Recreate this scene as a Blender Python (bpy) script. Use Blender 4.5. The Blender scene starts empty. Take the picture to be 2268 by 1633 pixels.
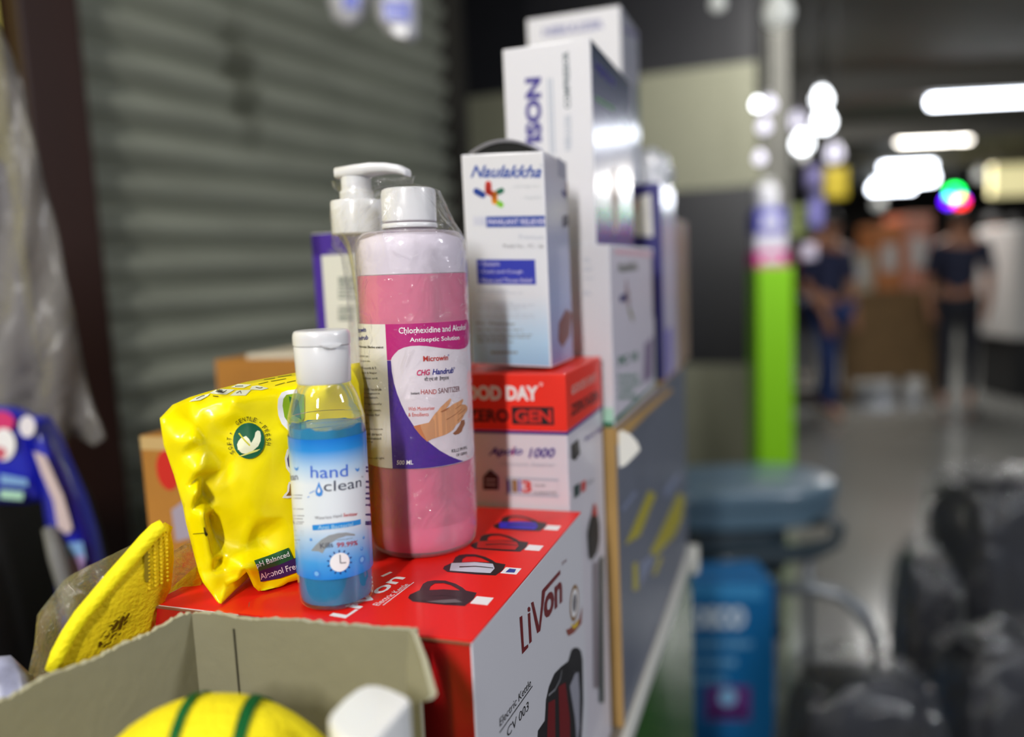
import bpy, bmesh, math, random
from mathutils import Vector, Matrix, noise
from mathutils.geometry import tessellate_polygon, convex_hull_2d
from mathutils.bvhtree import BVHTree

C = bpy.context.scene
COL = C.collection
random.seed(7)

# ------------------------------------------------------------------ camera
W, H, FPX = 2268.0, 1633.0, 1764.0            # 28 mm on a 36 mm frame
TILT, ROLL, CAMZ = 0.115928, -0.0443517, 1.30
_F = Vector((0, math.cos(TILT), -math.sin(TILT)))
_X0 = Vector((1, 0, 0)); _U0 = _X0.cross(_F)
_c, _s = math.cos(ROLL), math.sin(ROLL)
CX = _X0 * _c + _U0 * _s
CU = -_X0 * _s + _U0 * _c
CAM = Vector((0, 0, CAMZ))
cam = bpy.data.cameras.new('camera')
cam.lens = 28.0; cam.sensor_width = 36.0; cam.sensor_fit = 'HORIZONTAL'
cam.clip_start = 0.01; cam.clip_end = 120
co = bpy.data.objects.new('camera', cam); COL.objects.link(co)
co.matrix_world = Matrix(((CX.x, CU.x, -_F.x, 0), (CX.y, CU.y, -_F.y, 0), (CX.z, CU.z, -_F.z, CAMZ), (0, 0, 0, 1)))
cam.dof.use_dof = True
cam.dof.focus_distance = 0.445
cam.dof.aperture_fstop = 28.0 / 12.0
cam.dof.aperture_blades = 0
C.camera = co

# ------------------------------------------------------------------ world, light, exposure
C.view_settings.view_transform = 'Standard'
C.view_settings.look = 'None'
C.view_settings.exposure = 0.0
C.view_settings.gamma = 1.0
C.view_settings.use_curve_mapping = False
C.cycles.max_bounces = 10; C.cycles.transmission_bounces = 8; C.cycles.transparent_max_bounces = 16
C.cycles.diffuse_bounces = 3; C.cycles.glossy_bounces = 4
C.cycles.caustics_reflective = False; C.cycles.caustics_refractive = False
C.cycles.sample_clamp_indirect = 4.0
wd = bpy.data.worlds.new('hall_air'); C.world = wd; wd.use_nodes = True
wd.node_tree.nodes['Background'].inputs[0].default_value = (0.56, 0.62, 0.76, 1)
wd.node_tree.nodes['Background'].inputs[1].default_value = 0.48


def area_lamp(name, loc, target, sx, sy, power, col=(1, 0.98, 0.95)):
    l = bpy.data.lights.new(name, 'AREA'); l.shape = 'RECTANGLE'; l.size = sx; l.size_y = sy
    l.energy = power; l.color = col
    o = bpy.data.objects.new(name, l); COL.objects.link(o)
    d = (Vector(target) - Vector(loc)).normalized()
    o.location = loc; o.rotation_euler = d.to_track_quat('-Z', 'Y').to_euler()
    return o

CEIL = 3.0
area_lamp('tube_light_over_aisle', (-0.75, -2.2, CEIL - 0.16), (-0.1, 0.5, 1.1), 0.12, 1.2, 126)
area_lamp('tube_light_over_counter', (-1.0, -0.5, CEIL - 0.16), (-0.2, 0.6, 1.1), 0.12, 1.2, 26)
area_lamp('side_fill_light', (2.7, -0.2, CEIL - 0.16), (0.2, 0.7, 1.0), 0.12, 1.2, 72, (0.92, 0.94, 1.0))  # added fill from the right, brightens the boxes' side faces
area_lamp('stall_fill_light', (1.7, 3.0, CEIL - 0.16), (2.4, 5.6, 0.4), 1.2, 0.12, 62)  # added unseen fill aimed down the aisle to brighten the stalls
area_lamp('tube_light_far_aisle', (4.2, 8.0, CEIL - 0.16), (4.2, 8.6, 0), 1.2, 0.15, 140)
area_lamp('tube_light_end_aisle', (7.0, 12.5, CEIL - 0.16), (7.0, 12.5, 0), 1.2, 0.15, 120)

# ------------------------------------------------------------------ pixel geometry
def ray(u, v):
    return _F + CX * ((u - W / 2) / FPX) + CU * ((H / 2 - v) / FPX)
def P(u, v, y):
    q = ray(u, v); return CAM + q * (y / q.y)
def Pz(u, v, z):
    q = ray(u, v); return CAM + q * ((z - CAMZ) / q.z)
def to_px(p):
    d = Vector(p) - CAM; z = d.dot(_F)
    return (W / 2 + FPX * d.dot(CX) / z, H / 2 - FPX * d.dot(CU) / z)

# ------------------------------------------------------------------ materials
def lin(c):
    f = lambda x: x / 12.92 if x <= 0.04045 else ((x + 0.055) / 1.055) ** 2.4
    return tuple(f(x / 255.0) for x in c) + (1.0,)
MATS = {}
def mat(name, rgb, rough=0.5, metal=0.0, coat=0.0, coat_rough=0.06, trans=0.0, ior=1.45, emit=None, estr=0.0,
        sss=0.0, alpha=1.0, spec=0.5, vary=0.0, vscale=8.0, bump=0.0, bscale=60.0, stretch=None):
    if name in MATS: return MATS[name]
    m = bpy.data.materials.new(name); m.use_nodes = True
    nt = m.node_tree; b = nt.nodes['Principled BSDF']
    col = lin(rgb)
    b.inputs['Base Color'].default_value = col
    b.inputs['Roughness'].default_value = rough
    b.inputs['Metallic'].default_value = metal
    b.inputs['Coat Weight'].default_value = coat
    b.inputs['Coat Roughness'].default_value = coat_rough
    b.inputs['Transmission Weight'].default_value = trans
    b.inputs['IOR'].default_value = ior
    b.inputs['Alpha'].default_value = alpha
    b.inputs['Specular IOR Level'].default_value = spec
    if sss:
        b.inputs['Subsurface Weight'].default_value = sss
        b.inputs['Subsurface Radius'].default_value = (0.02, 0.012, 0.012)
        b.inputs['Subsurface Scale'].default_value = 0.4
    if emit:
        b.inputs['Emission Color'].default_value = lin(emit)
        b.inputs['Emission Strength'].default_value = estr
    tc = None
    if vary or bump:
        tc = nt.nodes.new('ShaderNodeTexCoord')
        src = tc.outputs['Object']
        if stretch:
            mp = nt.nodes.new('ShaderNodeMapping'); mp.inputs['Scale'].default_value = stretch
            nt.links.new(src, mp.inputs['Vector']); src = mp.outputs['Vector']
    if vary:
        n = nt.nodes.new('ShaderNodeTexNoise'); n.inputs['Scale'].default_value = vscale; n.inputs['Detail'].default_value = 5
        nt.links.new(src, n.inputs['Vector'])
        r = nt.nodes.new('ShaderNodeValToRGB')
        r.color_ramp.elements[0].position = 0.3; r.color_ramp.elements[1].position = 0.7
        r.color_ramp.elements[0].color = tuple(x * (1 - vary) for x in col[:3]) + (1,)
        r.color_ramp.elements[1].color = tuple(min(1, x * (1 + vary)) for x in col[:3]) + (1,)
        nt.links.new(n.outputs['Fac'], r.inputs['Fac']); nt.links.new(r.outputs['Color'], b.inputs['Base Color'])
    if bump:
        n2 = nt.nodes.new('ShaderNodeTexNoise'); n2.inputs['Scale'].default_value = bscale; n2.inputs['Detail'].default_value = 4
        nt.links.new(src, n2.inputs['Vector'])
        bp = nt.nodes.new('ShaderNodeBump'); bp.inputs['Strength'].default_value = bump; bp.inputs['Distance'].default_value = 0.01
        nt.links.new(n2.outputs['Fac'], bp.inputs['Height']); nt.links.new(bp.outputs['Normal'], b.inputs['Normal'])
    MATS[name] = m
    return m

def film(name, rgb, opacity=0.1, rough=0.08, gloss=0.5, bump=0.6, bscale=30.0, cap=0.5):
    """thin clear plastic film: mostly see-through, wrinkled sheen"""
    if name in MATS: return MATS[name]
    m = bpy.data.materials.new(name); m.use_nodes = True; nt = m.node_tree
    for n in list(nt.nodes): nt.nodes.remove(n)
    N = nt.nodes.new; L = nt.links.new
    out = N('ShaderNodeOutputMaterial'); tr = N('ShaderNodeBsdfTransparent'); gl = N('ShaderNodeBsdfGlossy'); df = N('ShaderNodeBsdfDiffuse')
    df.inputs[0].default_value = lin(rgb); gl.inputs['Roughness'].default_value = rough; gl.inputs[0].default_value = (1, 1, 1, 1)
    m1 = N('ShaderNodeMixShader'); m1.inputs[0].default_value = opacity; L(tr.outputs[0], m1.inputs[1]); L(df.outputs[0], m1.inputs[2])
    lw = N('ShaderNodeFresnel'); lw.inputs['IOR'].default_value = 1.35
    mul = N('ShaderNodeMath'); mul.operation = 'MULTIPLY'; mul.inputs[1].default_value = gloss; L(lw.outputs[0], mul.inputs[0])
    mn = N('ShaderNodeMath'); mn.operation = 'MINIMUM'; mn.inputs[1].default_value = cap; L(mul.outputs[0], mn.inputs[0]); mul = mn
    m2 = N('ShaderNodeMixShader'); L(mul.outputs[0], m2.inputs[0]); L(m1.outputs[0], m2.inputs[1]); L(gl.outputs[0], m2.inputs[2])
    tc = N('ShaderNodeTexCoord'); nz = N('ShaderNodeTexNoise'); nz.inputs['Scale'].default_value = bscale; nz.inputs['Detail'].default_value = 5; nz.inputs['Distortion'].default_value = 1.2
    L(tc.outputs['Object'], nz.inputs['Vector'])
    bp = N('ShaderNodeBump'); bp.inputs['Strength'].default_value = bump; bp.inputs['Distance'].default_value = 0.01
    L(nz.outputs['Fac'], bp.inputs['Height']); L(bp.outputs['Normal'], gl.inputs['Normal']); L(bp.outputs['Normal'], lw.inputs['Normal'])
    L(m2.outputs[0], out.inputs[0]); MATS[name] = m
    return m

def ramp_mat(name, stops, axis='Z', rough=0.4, coat=0.3, crough=0.08):
    """a printed colour fade along one axis of the printed sheet's own box"""
    if name in MATS: return MATS[name]
    m = bpy.data.materials.new(name); m.use_nodes = True; nt = m.node_tree; b = nt.nodes['Principled BSDF']
    tc = nt.nodes.new('ShaderNodeTexCoord'); sp = nt.nodes.new('ShaderNodeSeparateXYZ'); r = nt.nodes.new('ShaderNodeValToRGB')
    nt.links.new(tc.outputs['Generated'], sp.inputs[0]); nt.links.new(sp.outputs[axis], r.inputs['Fac'])
    cr = r.color_ramp
    while len(cr.elements) < len(stops): cr.elements.new(0.5)
    for e, (p, c) in zip(cr.elements, stops): e.position = p
    for e, (p, c) in zip(cr.elements, stops): e.color = lin(c)
    nt.links.new(r.outputs['Color'], b.inputs['Base Color'])
    b.inputs['Roughness'].default_value = rough; b.inputs['Coat Weight'].default_value = coat; b.inputs['Coat Roughness'].default_value = crough
    MATS[name] = m
    return m

def ink(name, rgb, rough=0.4, coat=0.15):
    return mat('ink_' + name, rgb, rough, coat=coat, coat_rough=0.12)
K = ink('black', (28, 27, 30)); WH = ink('white', (238, 236, 238)); GREY = ink('grey', (128, 128, 134)); LGREY = ink('pale_grey', (176, 182, 196))
RED = ink('red', (196, 32, 34)); DKRED = ink('maroon', (112, 16, 24)); BLUE = ink('blue', (24, 62, 150)); NAVY = ink('navy', (22, 26, 110))
VIO = ink('violet', (66, 42, 140)); PURP = ink('purple', (72, 38, 150)); MAG = ink('magenta', (186, 6, 116)); GRN = ink('green', (16, 104, 74))
LIME = ink('lime', (132, 200, 60)); ORG = ink('orange', (226, 104, 30)); YEL = ink('yellow', (236, 206, 40)); SKY = ink('sky', (44, 140, 214))
BROWN = ink('brown', (140, 98, 40)); LILAC = ink('lilac', (196, 192, 218)); SKIN = ink('skin', (206, 148, 104)); SKIN2 = ink('shaded_skin_print', (150, 92, 60))

# ------------------------------------------------------------------ objects
ROOT = {}
def thing(name, label, cat, loc, rotz=0.0, group=None):
    o = bpy.data.objects.new(name, None); COL.objects.link(o); o.empty_display_size = 0.05
    o.location = loc; o.rotation_euler = (0, 0, rotz); o['label'] = label; o['category'] = cat
    if group: o['group'] = group
    ROOT[o.name] = Matrix.Translation(Vector(loc)) @ Matrix.Rotation(rotz, 4, 'Z')
    return o
def tag(o, label, cat, group=None, kind=None):
    o['label'] = label; o['category'] = cat
    if group: o['group'] = group
    if kind: o['kind'] = kind
    return o
def obj(name, bm, mats, parent=None, smooth=False, kind=None, label=None, autosmooth=None):
    """link a bmesh built in world coordinates as one mesh object"""
    if not isinstance(mats, (list, tuple)): mats = [mats]
    me = bpy.data.meshes.new(name)
    if parent is not None:
        M = ROOT[parent.name]; bm.transform(M.inverted())
        bm.to_mesh(me)
    else:
        bm.to_mesh(me); M = Matrix.Identity(4)
    bm.free()
    for m in mats: me.materials.append(m)
    if smooth:
        for p in me.polygons: p.use_smooth = True
        if autosmooth is not None:
            try: me.set_sharp_from_angle(angle=autosmooth)
            except Exception: pass
    o = bpy.data.objects.new(name, me); COL.objects.link(o)
    if parent is not None:
        o.parent = parent; ROOT[o.name] = M
    if kind: o['kind'] = kind
    if label: o['label'] = label
    return o
def rebase(o, p):
    """move a single-mesh thing's origin to p without moving its shape"""
    p = Vector(p); o.data.transform(Matrix.Translation(-p)); o.location = p; ROOT[o.name] = Matrix.Translation(p)
    return o

def add_box(bm, c, ex, ey, hx, hy, z0, z1, mi=0, bevel=0.0):
    """box with axes ex, ey (unit), half sizes, from z0 to z1 around centre c"""
    c = Vector(c); vs = []
    for z in (z0, z1):
        for sx, sy in ((-1, -1), (1, -1), (1, 1), (-1, 1)):
            p = c + ex * (hx * sx) + ey * (hy * sy); p.z = z; vs.append(bm.verts.new(p))
    fs = [(3, 2, 1, 0), (4, 5, 6, 7), (0, 1, 5, 4), (1, 2, 6, 5), (2, 3, 7, 6), (3, 0, 4, 7)]
    out = [bm.faces.new([vs[i] for i in f]) for f in fs]
    for f in out: f.material_index = mi
    if bevel:
        es = list({e for f in out for e in f.edges})
        bmesh.ops.bevel(bm, geom=es, offset=bevel, segments=2, affect='EDGES', profile=0.6)
    return out            # bottom, top, front, right, back, left (valid if bevel == 0)
XA, YA = Vector((1, 0, 0)), Vector((0, 1, 0))

def add_prism(bm, pts, dirv, mi=0):
    """closed prism: polygon pts (3D, planar) pushed along dirv"""
    d = Vector(dirv); a = [bm.verts.new(p) for p in pts]; b = [bm.verts.new(Vector(p) + d) for p in pts]
    n = len(pts); fs = [bm.faces.new(a[::-1]), bm.faces.new(b)]
    for i in range(n): fs.append(bm.faces.new((a[i], a[(i + 1) % n], b[(i + 1) % n], b[i])))
    for f in fs: f.material_index = mi
    bmesh.ops.recalc_face_normals(bm, faces=fs)
    return fs
def add_tube(bm, pts, r, seg=12, mi=0, cap=True):
    pts = [Vector(p) for p in pts]; rings = []
    rr = r if isinstance(r, (list, tuple)) else [r] * len(pts)
    up = None
    for i, p in enumerate(pts):
        t = (pts[min(i + 1, len(pts) - 1)] - pts[max(i - 1, 0)]).normalized()
        if up is None: up = Vector((0, 0, 1)) if abs(t.z) < 0.9 else Vector((1, 0, 0))
        a = (up - t * up.dot(t)).normalized(); b = t.cross(a); up = a
        rings.append([bm.verts.new(p + (a * math.cos(2 * math.pi * k / seg) + b * math.sin(2 * math.pi * k / seg)) * rr[i]) for k in range(seg)])
    fs = []
    for A, B in zip(rings, rings[1:]):
        for k in range(seg): fs.append(bm.faces.new((A[k], A[(k + 1) % seg], B[(k + 1) % seg], B[k])))
    if cap: fs.append(bm.faces.new(rings[0][::-1])); fs.append(bm.faces.new(rings[-1]))
    for f in fs: f.material_index = mi
    return fs
def add_lathe(bm, c, prof, seg=64, mi=0, cap0=True, cap1=True, rfun=None):
    rings = []
    for i, (r, z) in enumerate(prof):
        ring = []
        for k in range(seg):
            th = 2 * math.pi * k / seg; rr = rfun(r, z, th) if rfun else r
            ring.append(bm.verts.new((c[0] + rr * math.sin(th), c[1] - rr * math.cos(th), z)))
        rings.append(ring)
    fs = []
    for A, B in zip(rings, rings[1:]):
        for k in range(seg): fs.append(bm.faces.new((A[k], A[(k + 1) % seg], B[(k + 1) % seg], B[k])))
    if cap0: fs.append(bm.faces.new(rings[0][::-1]))
    if cap1: fs.append(bm.faces.new(rings[-1]))
    for f in fs: f.material_index = mi
    return fs
def smooth_profile(pts, n=6):
    """Catmull-Rom through (r, z) points"""
    out = []
    for i in range(len(pts) - 1):
        p0 = pts[max(i - 1, 0)]; p1 = pts[i]; p2 = pts[i + 1]; p3 = pts[min(i + 2, len(pts) - 1)]
        for k in range(n):
            t = k / n; t2 = t * t; t3 = t2 * t
            out.append(tuple(0.5 * (2 * p1[j] + (p2[j] - p0[j]) * t + (2 * p0[j] - 5 * p1[j] + 4 * p2[j] - p3[j]) * t2 + (3 * p1[j] - p0[j] - 3 * p2[j] + p3[j]) * t3) for j in range(len(p1))))
    out.append(tuple(pts[-1]))
    return out
def add_blob(bm, c, rad, sub=3, amp=0.2, freq=3.0, seed=0.0, mi=0, squash=None):
    r = bmesh.ops.create_icosphere(bm, subdivisions=sub, radius=1.0)
    for v in r['verts']:
        n = v.co.normalized(); k = 1 + amp * noise.noise(n * freq + Vector((seed, seed * 1.7, -seed)))
        if squash:
            n = Vector([math.copysign(abs(n[i]) ** squash, n[i]) for i in range(3)])
        v.co = Vector(c) + Vector((n.x * rad[0], n.y * rad[1], n.z * rad[2])) * k
    for v in r['verts']:
        for f in v.link_faces: f.material_index = mi

# ------------------------------------------------------------------ flat print on faces
_TXT = {}
def glyphs(s, bold=0.0, shear=0.0):
    key = (s, bold, shear)
    if key not in _TXT:
        c = bpy.data.curves.new('t', 'FONT'); c.body = s; c.resolution_u = 3; c.offset = bold; c.shear = shear
        o = bpy.data.objects.new('t', c); me = o.to_mesh()
        vs = [(v.co.x, v.co.y) for v in me.vertices]; fs = [tuple(p.vertices) for p in me.polygons]
        o.to_mesh_clear(); bpy.data.objects.remove(o); bpy.data.curves.remove(c)
        _TXT[key] = (vs, fs)
    return _TXT[key]

class Face:
    """a printable surface: u along, v up; px() finds the point that shows at a photo pixel"""
    step = None
    def uv(self, p): raise NotImplementedError
class Flat(Face):
    def __init__(self, o, eu, ev):
        self.o = Vector(o); self.eu = Vector(eu).normalized(); self.ev = Vector(ev).normalized(); self.n = self.eu.cross(self.ev)
    def px(self, u, v):
        q = ray(u, v); t = (self.o - CAM).dot(self.n) / q.dot(self.n); d = CAM + q * t - self.o
        return Vector((d.dot(self.eu), d.dot(self.ev)))
    def at(self, u, v, h): return self.o + self.eu * u + self.ev * v + self.n * h
class Round(Face):
    def __init__(self, c, r): self.c = Vector((c[0], c[1], 0)); self.r = r; self.step = r * 0.1
    def px(self, u, v):
        q = ray(u, v); qx, qy = q.x, q.y; ox, oy = -self.c.x, -self.c.y
        a = qx * qx + qy * qy; b = ox * qx + oy * qy; cc = ox * ox + oy * oy - self.r ** 2
        D = b * b - a * cc
        t = (-b - math.sqrt(max(D, 0))) / a
        p = CAM + q * t
        return Vector((self.r * math.atan2(p.x - self.c.x, -(p.y - self.c.y)), p.z))
    def at(self, u, v, h):
        th = u / self.r
        return Vector((self.c.x + (self.r + h) * math.sin(th), self.c.y - (self.r + h) * math.cos(th), v))

class Print:
    def __init__(self, face, conv=None, base=0.00012, lift=0.00006):
        self.f = face; self.cv = conv or (lambda x, y: (x, y)); self.bm = bmesh.new(); self.mats = []; self.base = base; self.lift = lift
    def mi(self, m):
        if m not in self.mats: self.mats.append(m)
        return self.mats.index(m)
    def q(self, p): return self.f.px(*self.cv(*p))
    def raw(self, pts2, m, layer=0):
        i = self.mi(m); z = self.base + layer * self.lift
        vs = [self.bm.verts.new((p[0], p[1], z)) for p in pts2]
        for t in tessellate_polygon([[Vector((p[0], p[1], 0)) for p in pts2]]):
            try: f = self.bm.faces.new([vs[k] for k in t]); f.material_index = i
            except ValueError: pass
    def poly(self, pts, m, layer=0): self.raw([self.q(p) for p in pts], m, layer)
    def rect(self, p0, p1, m, layer=0):
        a = self.q(p0); b = self.q(p1)
        self.raw([(a.x, a.y), (b.x, a.y), (b.x, b.y), (a.x, b.y)], m, layer)
    def ell(self, c, rx, ry, m, layer=0, n=28, a0=0, a1=360):
        """ellipse about pixel c, radii given in metres"""
        c = self.q(c); self.raw([(c.x + rx * math.cos(math.radians(a0 + (a1 - a0) * k / n)), c.y + ry * math.sin(math.radians(a0 + (a1 - a0) * k / n))) for k in range(n)], m, layer)
    def stroke(self, pts, w, m, layer=0, round_ends=False):
        q = [self.q(p) for p in pts]
        for a, b in zip(q, q[1:]):
            d = (b - a); 
            if d.length < 1e-7: continue
            d.normalize(); n = Vector((-d.y, d.x)) * (w / 2)
            self.raw([a + n, a - n, b - n, b + n], m, layer)
        if round_ends:
            for a in q: self.raw([(a.x + w / 2 * math.cos(t * math.pi / 8), a.y + w / 2 * math.sin(t * math.pi / 8)) for t in range(16)], m, layer)
    def text(self, s, bl, br, tl, m, layer=1, bold=0.0, shear=0.0):
        """set text so that its ink box runs from pixel bl to br along the base and up to tl"""
        a, b, t = self.q(bl), self.q(br), self.q(tl)
        d = b - a; wid = d.length; d.normalize(); n = Vector((-d.y, d.x)); hgt = abs((t - a).dot(n))
        vs, fs = glyphs(s, bold, shear)
        if not vs: return
        x0 = min(v[0] for v in vs); x1 = max(v[0] for v in vs); y0 = min(v[1] for v in vs); y1 = max(v[1] for v in vs)
        i = self.mi(m); z = self.base + layer * self.lift
        bv = []
        for x, y in vs:
            p = a + d * ((x - x0) / (x1 - x0) * wid) + n * ((y - y0) / max(y1 - y0, 1e-6) * hgt); bv.append(self.bm.verts.new((p.x, p.y, z)))
        for f in fs:
            try: ff = self.bm.faces.new([bv[k] for k in f]); ff.material_index = i
            except ValueError: pass
    def lines(self, x0, x1, ys, hgt, m, layer=1, seed=1):
        """rows of tiny print too small to read: broken word strokes"""
        r = random.Random(seed)
        for y, xe in ys:
            x = x0
            while x < xe:
                w = r.uniform(0.05, 0.16) * (x1 - x0)
                self.rect((x, y), (min(x + w, xe), y + hgt), m, layer); x += w + 0.025 * (x1 - x0)
    def build(self, name, parent, label=None, remap=None):
        st = self.f.step
        if st:
            us = [v.co.x for v in self.bm.verts]
            if us:
                k = math.ceil(min(us) / st)
                while k * st < max(us):
                    bmesh.ops.bisect_plane(self.bm, geom=self.bm.verts[:] + self.bm.edges[:] + self.bm.faces[:], plane_co=(k * st, 0, 0), plane_no=(1, 0, 0)); k += 1
        sv = getattr(self.f, 'step_v', None)
        if sv:
            ys = [v.co.y for v in self.bm.verts]; k = math.ceil(min(ys) / sv)
            while k * sv < max(ys):
                bmesh.ops.bisect_plane(self.bm, geom=self.bm.verts[:] + self.bm.edges[:] + self.bm.faces[:], plane_co=(0, k * sv, 0), plane_no=(0, 1, 0)); k += 1
        lim = getattr(self.f, 'lim', None)
        if lim:                                             # print stays on its face
            for v in self.bm.verts: v.co.x = min(max(v.co.x, 0.0004), lim[0]); v.co.y = min(max(v.co.y, 0.0004), lim[1])
        for v in self.bm.verts: v.co = self.f.at(v.co.x, v.co.y, v.co.z)
        if st: 
            for f in self.bm.faces: f.smooth = True
        return obj(name, self.bm, self.mats, parent, label=label)

# ================================================================== the setting
PSI = -0.339148
EX = Vector((math.cos(PSI), math.sin(PSI), 0)); EY = Vector((-math.sin(PSI), math.cos(PSI), 0)); EZ = Vector((0, 0, 1))
ORG0 = Vector((-0.0242, 0.352, 0))                 # the kettle box's near right edge
def G(a, b, z=0.0): p = ORG0 + EX * a + EY * b; p.z = z; return p
def hit_b(u, v, b):                                # where a pixel's sight line meets the plane at depth b of the counter's grid
    q = ray(u, v); t = (G(0, b) - CAM).dot(EY) / q.dot(EY); p = CAM + q * t; return (p - ORG0).dot(EX), b, p.z
def hit_a(u, v, a):
    q = ray(u, v); t = (G(a, 0) - CAM).dot(EX) / q.dot(EX); p = CAM + q * t; return a, (p - ORG0).dot(EY), p.z

# floor
m_floor = mat('polished_floor', (112, 112, 108), 0.16, vary=0.12, vscale=0.8, spec=0.5, bump=0.03, bscale=3)
bm = bmesh.new(); add_box(bm, (6, 14, 0), XA, YA, 22, 20, -0.1, 0.0); obj('floor', bm, m_floor, kind='structure')
# ceiling
m_ceil = mat('dark_ceiling', (76, 77, 68), 0.75, vary=0.15, vscale=0.5)
bm = bmesh.new(); add_box(bm, (6, 14, 0), XA, YA, 22, 20, CEIL, CEIL + 0.1); obj('ceiling', bm, m_ceil, kind='structure')

# shutter wall: recedes to the right
SH = math.radians(61.2125); SD = Vector((math.cos(SH), math.sin(SH), 0)); SN = Vector((math.sin(SH), -math.cos(SH), 0))   # SN points into the aisle
S0 = Vector((-0.777, 1.5, 0))
m_shut = mat('galvanised_slat', (150, 153, 138), 0.4, metal=0.25, vary=0.14, vscale=3.0, stretch=(1, 1, 6), bump=0.1, bscale=30)
sh = thing('rolling_shutter', 'long grey ribbed metal rolling shutter, pulled down behind the goods', 'shutter', S0 + SD * 0.6, SH)
bm = bmesh.new()
PITCH = 0.0765; n = 38
prof = []
for i in range(n):
    z = 0.02 + i * PITCH
    for t, off in ((0.0, 0.0), (0.10, 0.004), (0.26, 0.014), (0.42, 0.020), (0.58, 0.018), (0.70, 0.006), (0.76, -0.012), (0.93, -0.013)):
        prof.append((off, z + t * PITCH))
NC = 9
rows = []
for k in range(NC):
    s = -0.02 + 1.262 * k / (NC - 1)
    rows.append([bm.verts.new(S0 + SD * s + SN * o + EZ * z) for o, z in prof])
for A, B in zip(rows, rows[1:]):
    for j in range(len(prof) - 1): bm.faces.new((A[j], B[j], B[j + 1], A[j + 1]))
obj('slat_curtain', bm, m_shut, sh, smooth=True)
m_rail = mat('dark_guide_rail', (30, 27, 22), 0.6)
bm = bmesh.new(); add_box(bm, S0 + SD * 1.262 + SN * 0.02, SD, SN, 0.02, 0.045, 0, CEIL); obj('guide_rail', bm, m_rail, sh)

# brown door post and the yellow wall left of the shutter
m_brown = mat('brown_post', (46, 22, 13), 0.5, vary=0.25, vscale=5, stretch=(1, 1, 0.15))
pl, pr = P(66, 300, 1.42), P(203, 300, 1.42)
bm = bmesh.new()
pc = (P(112, 300, 1.44) + P(205, 300, 1.44)) / 2
add_box(bm, (-0.807, 1.44, 0), SD, SN, 0.055, 0.06, 0, CEIL, bevel=0.006)
o = obj('trim_1', bm, m_brown, kind='structure')
m_ywall = mat('yellow_wall', (222, 208, 104), 0.7, vary=0.1, vscale=2)
bm = bmesh.new(); add_box(bm, S0 - SD * 0.98 - SN * 0.02, SD, SN, 0.85, 0.04, 0, CEIL); obj('wall_left', bm, m_ywall, kind='structure')

# tiled wall behind the stack: beige and black courses
WA = math.radians(-20); WD = Vector((math.cos(WA), math.sin(WA), 0)); WN = Vector((math.sin(WA), -math.cos(WA), 0))
W0 = P(1450, 400, 4.45); W0.z = 0
m_beige = mat('beige_terrazzo', (124, 124, 104), 0.45, vary=0.12, vscale=60)
m_black = mat('black_granite', (25, 25, 28), 0.35, vary=0.3, vscale=40)
pw = P(1690, 500, 4.2); L1 = (pw - W0).dot(WD)
zc = [0.0, 0.05, P(1600, 808, 4.3).z, P(1600, 414, 4.3).z, P(1520, 156, 4.4).z, CEIL]
bm = bmesh.new()
for i, (z0, z1) in enumerate(zip(zc, zc[1:])):
    mi = (0, 0, 1, 0, 1)[i]
    add_box(bm, W0 + WD * ((L1 - 1.6) / 2) - WN * 0.15, WD, WN, (L1 + 1.6) / 2, 0.15, z0, z1, mi)
obj('wall_back', bm, [m_beige, m_black], kind='structure')
m_pier = mat('grey_pier', (104, 103, 96), 0.6, vary=0.1, vscale=6)
bm = bmesh.new(); add_box(bm, W0 + WD * (L1 + 0.065) - WN * 0.17, WD, WN, 0.06, 0.14, 0, CEIL); obj('trim_2', bm, m_pier, kind='structure')
bm = bmesh.new(); p = P(1739, 300, 4.6); add_tube(bm, [(p.x, p.y, 0), (p.x, p.y, CEIL)], 0.032, 12); obj('trim_3', bm, mat('black_conduit', (20, 20, 22), 0.5), kind='structure')
# far end of the hall
m_far = mat('far_wall', (70, 64, 56), 0.8, vary=0.4, vscale=1.2)
bm = bmesh.new(); add_box(bm, (8, 26, 0), XA, YA, 20, 0.1, 0, CEIL); obj('wall_far', bm, m_far, kind='structure')
m_beam = mat('ceiling_beam', (96, 94, 88), 0.7)
bm = bmesh.new()
for y, z0 in ((7.6, CEIL - 0.22), (10.4, CEIL - 0.2), (13.4, CEIL - 0.2)): add_box(bm, (8, y, 0), XA, YA, 7.2, 0.12, z0, CEIL)
obj('trim_4', bm, m_beam, kind='structure')

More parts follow.
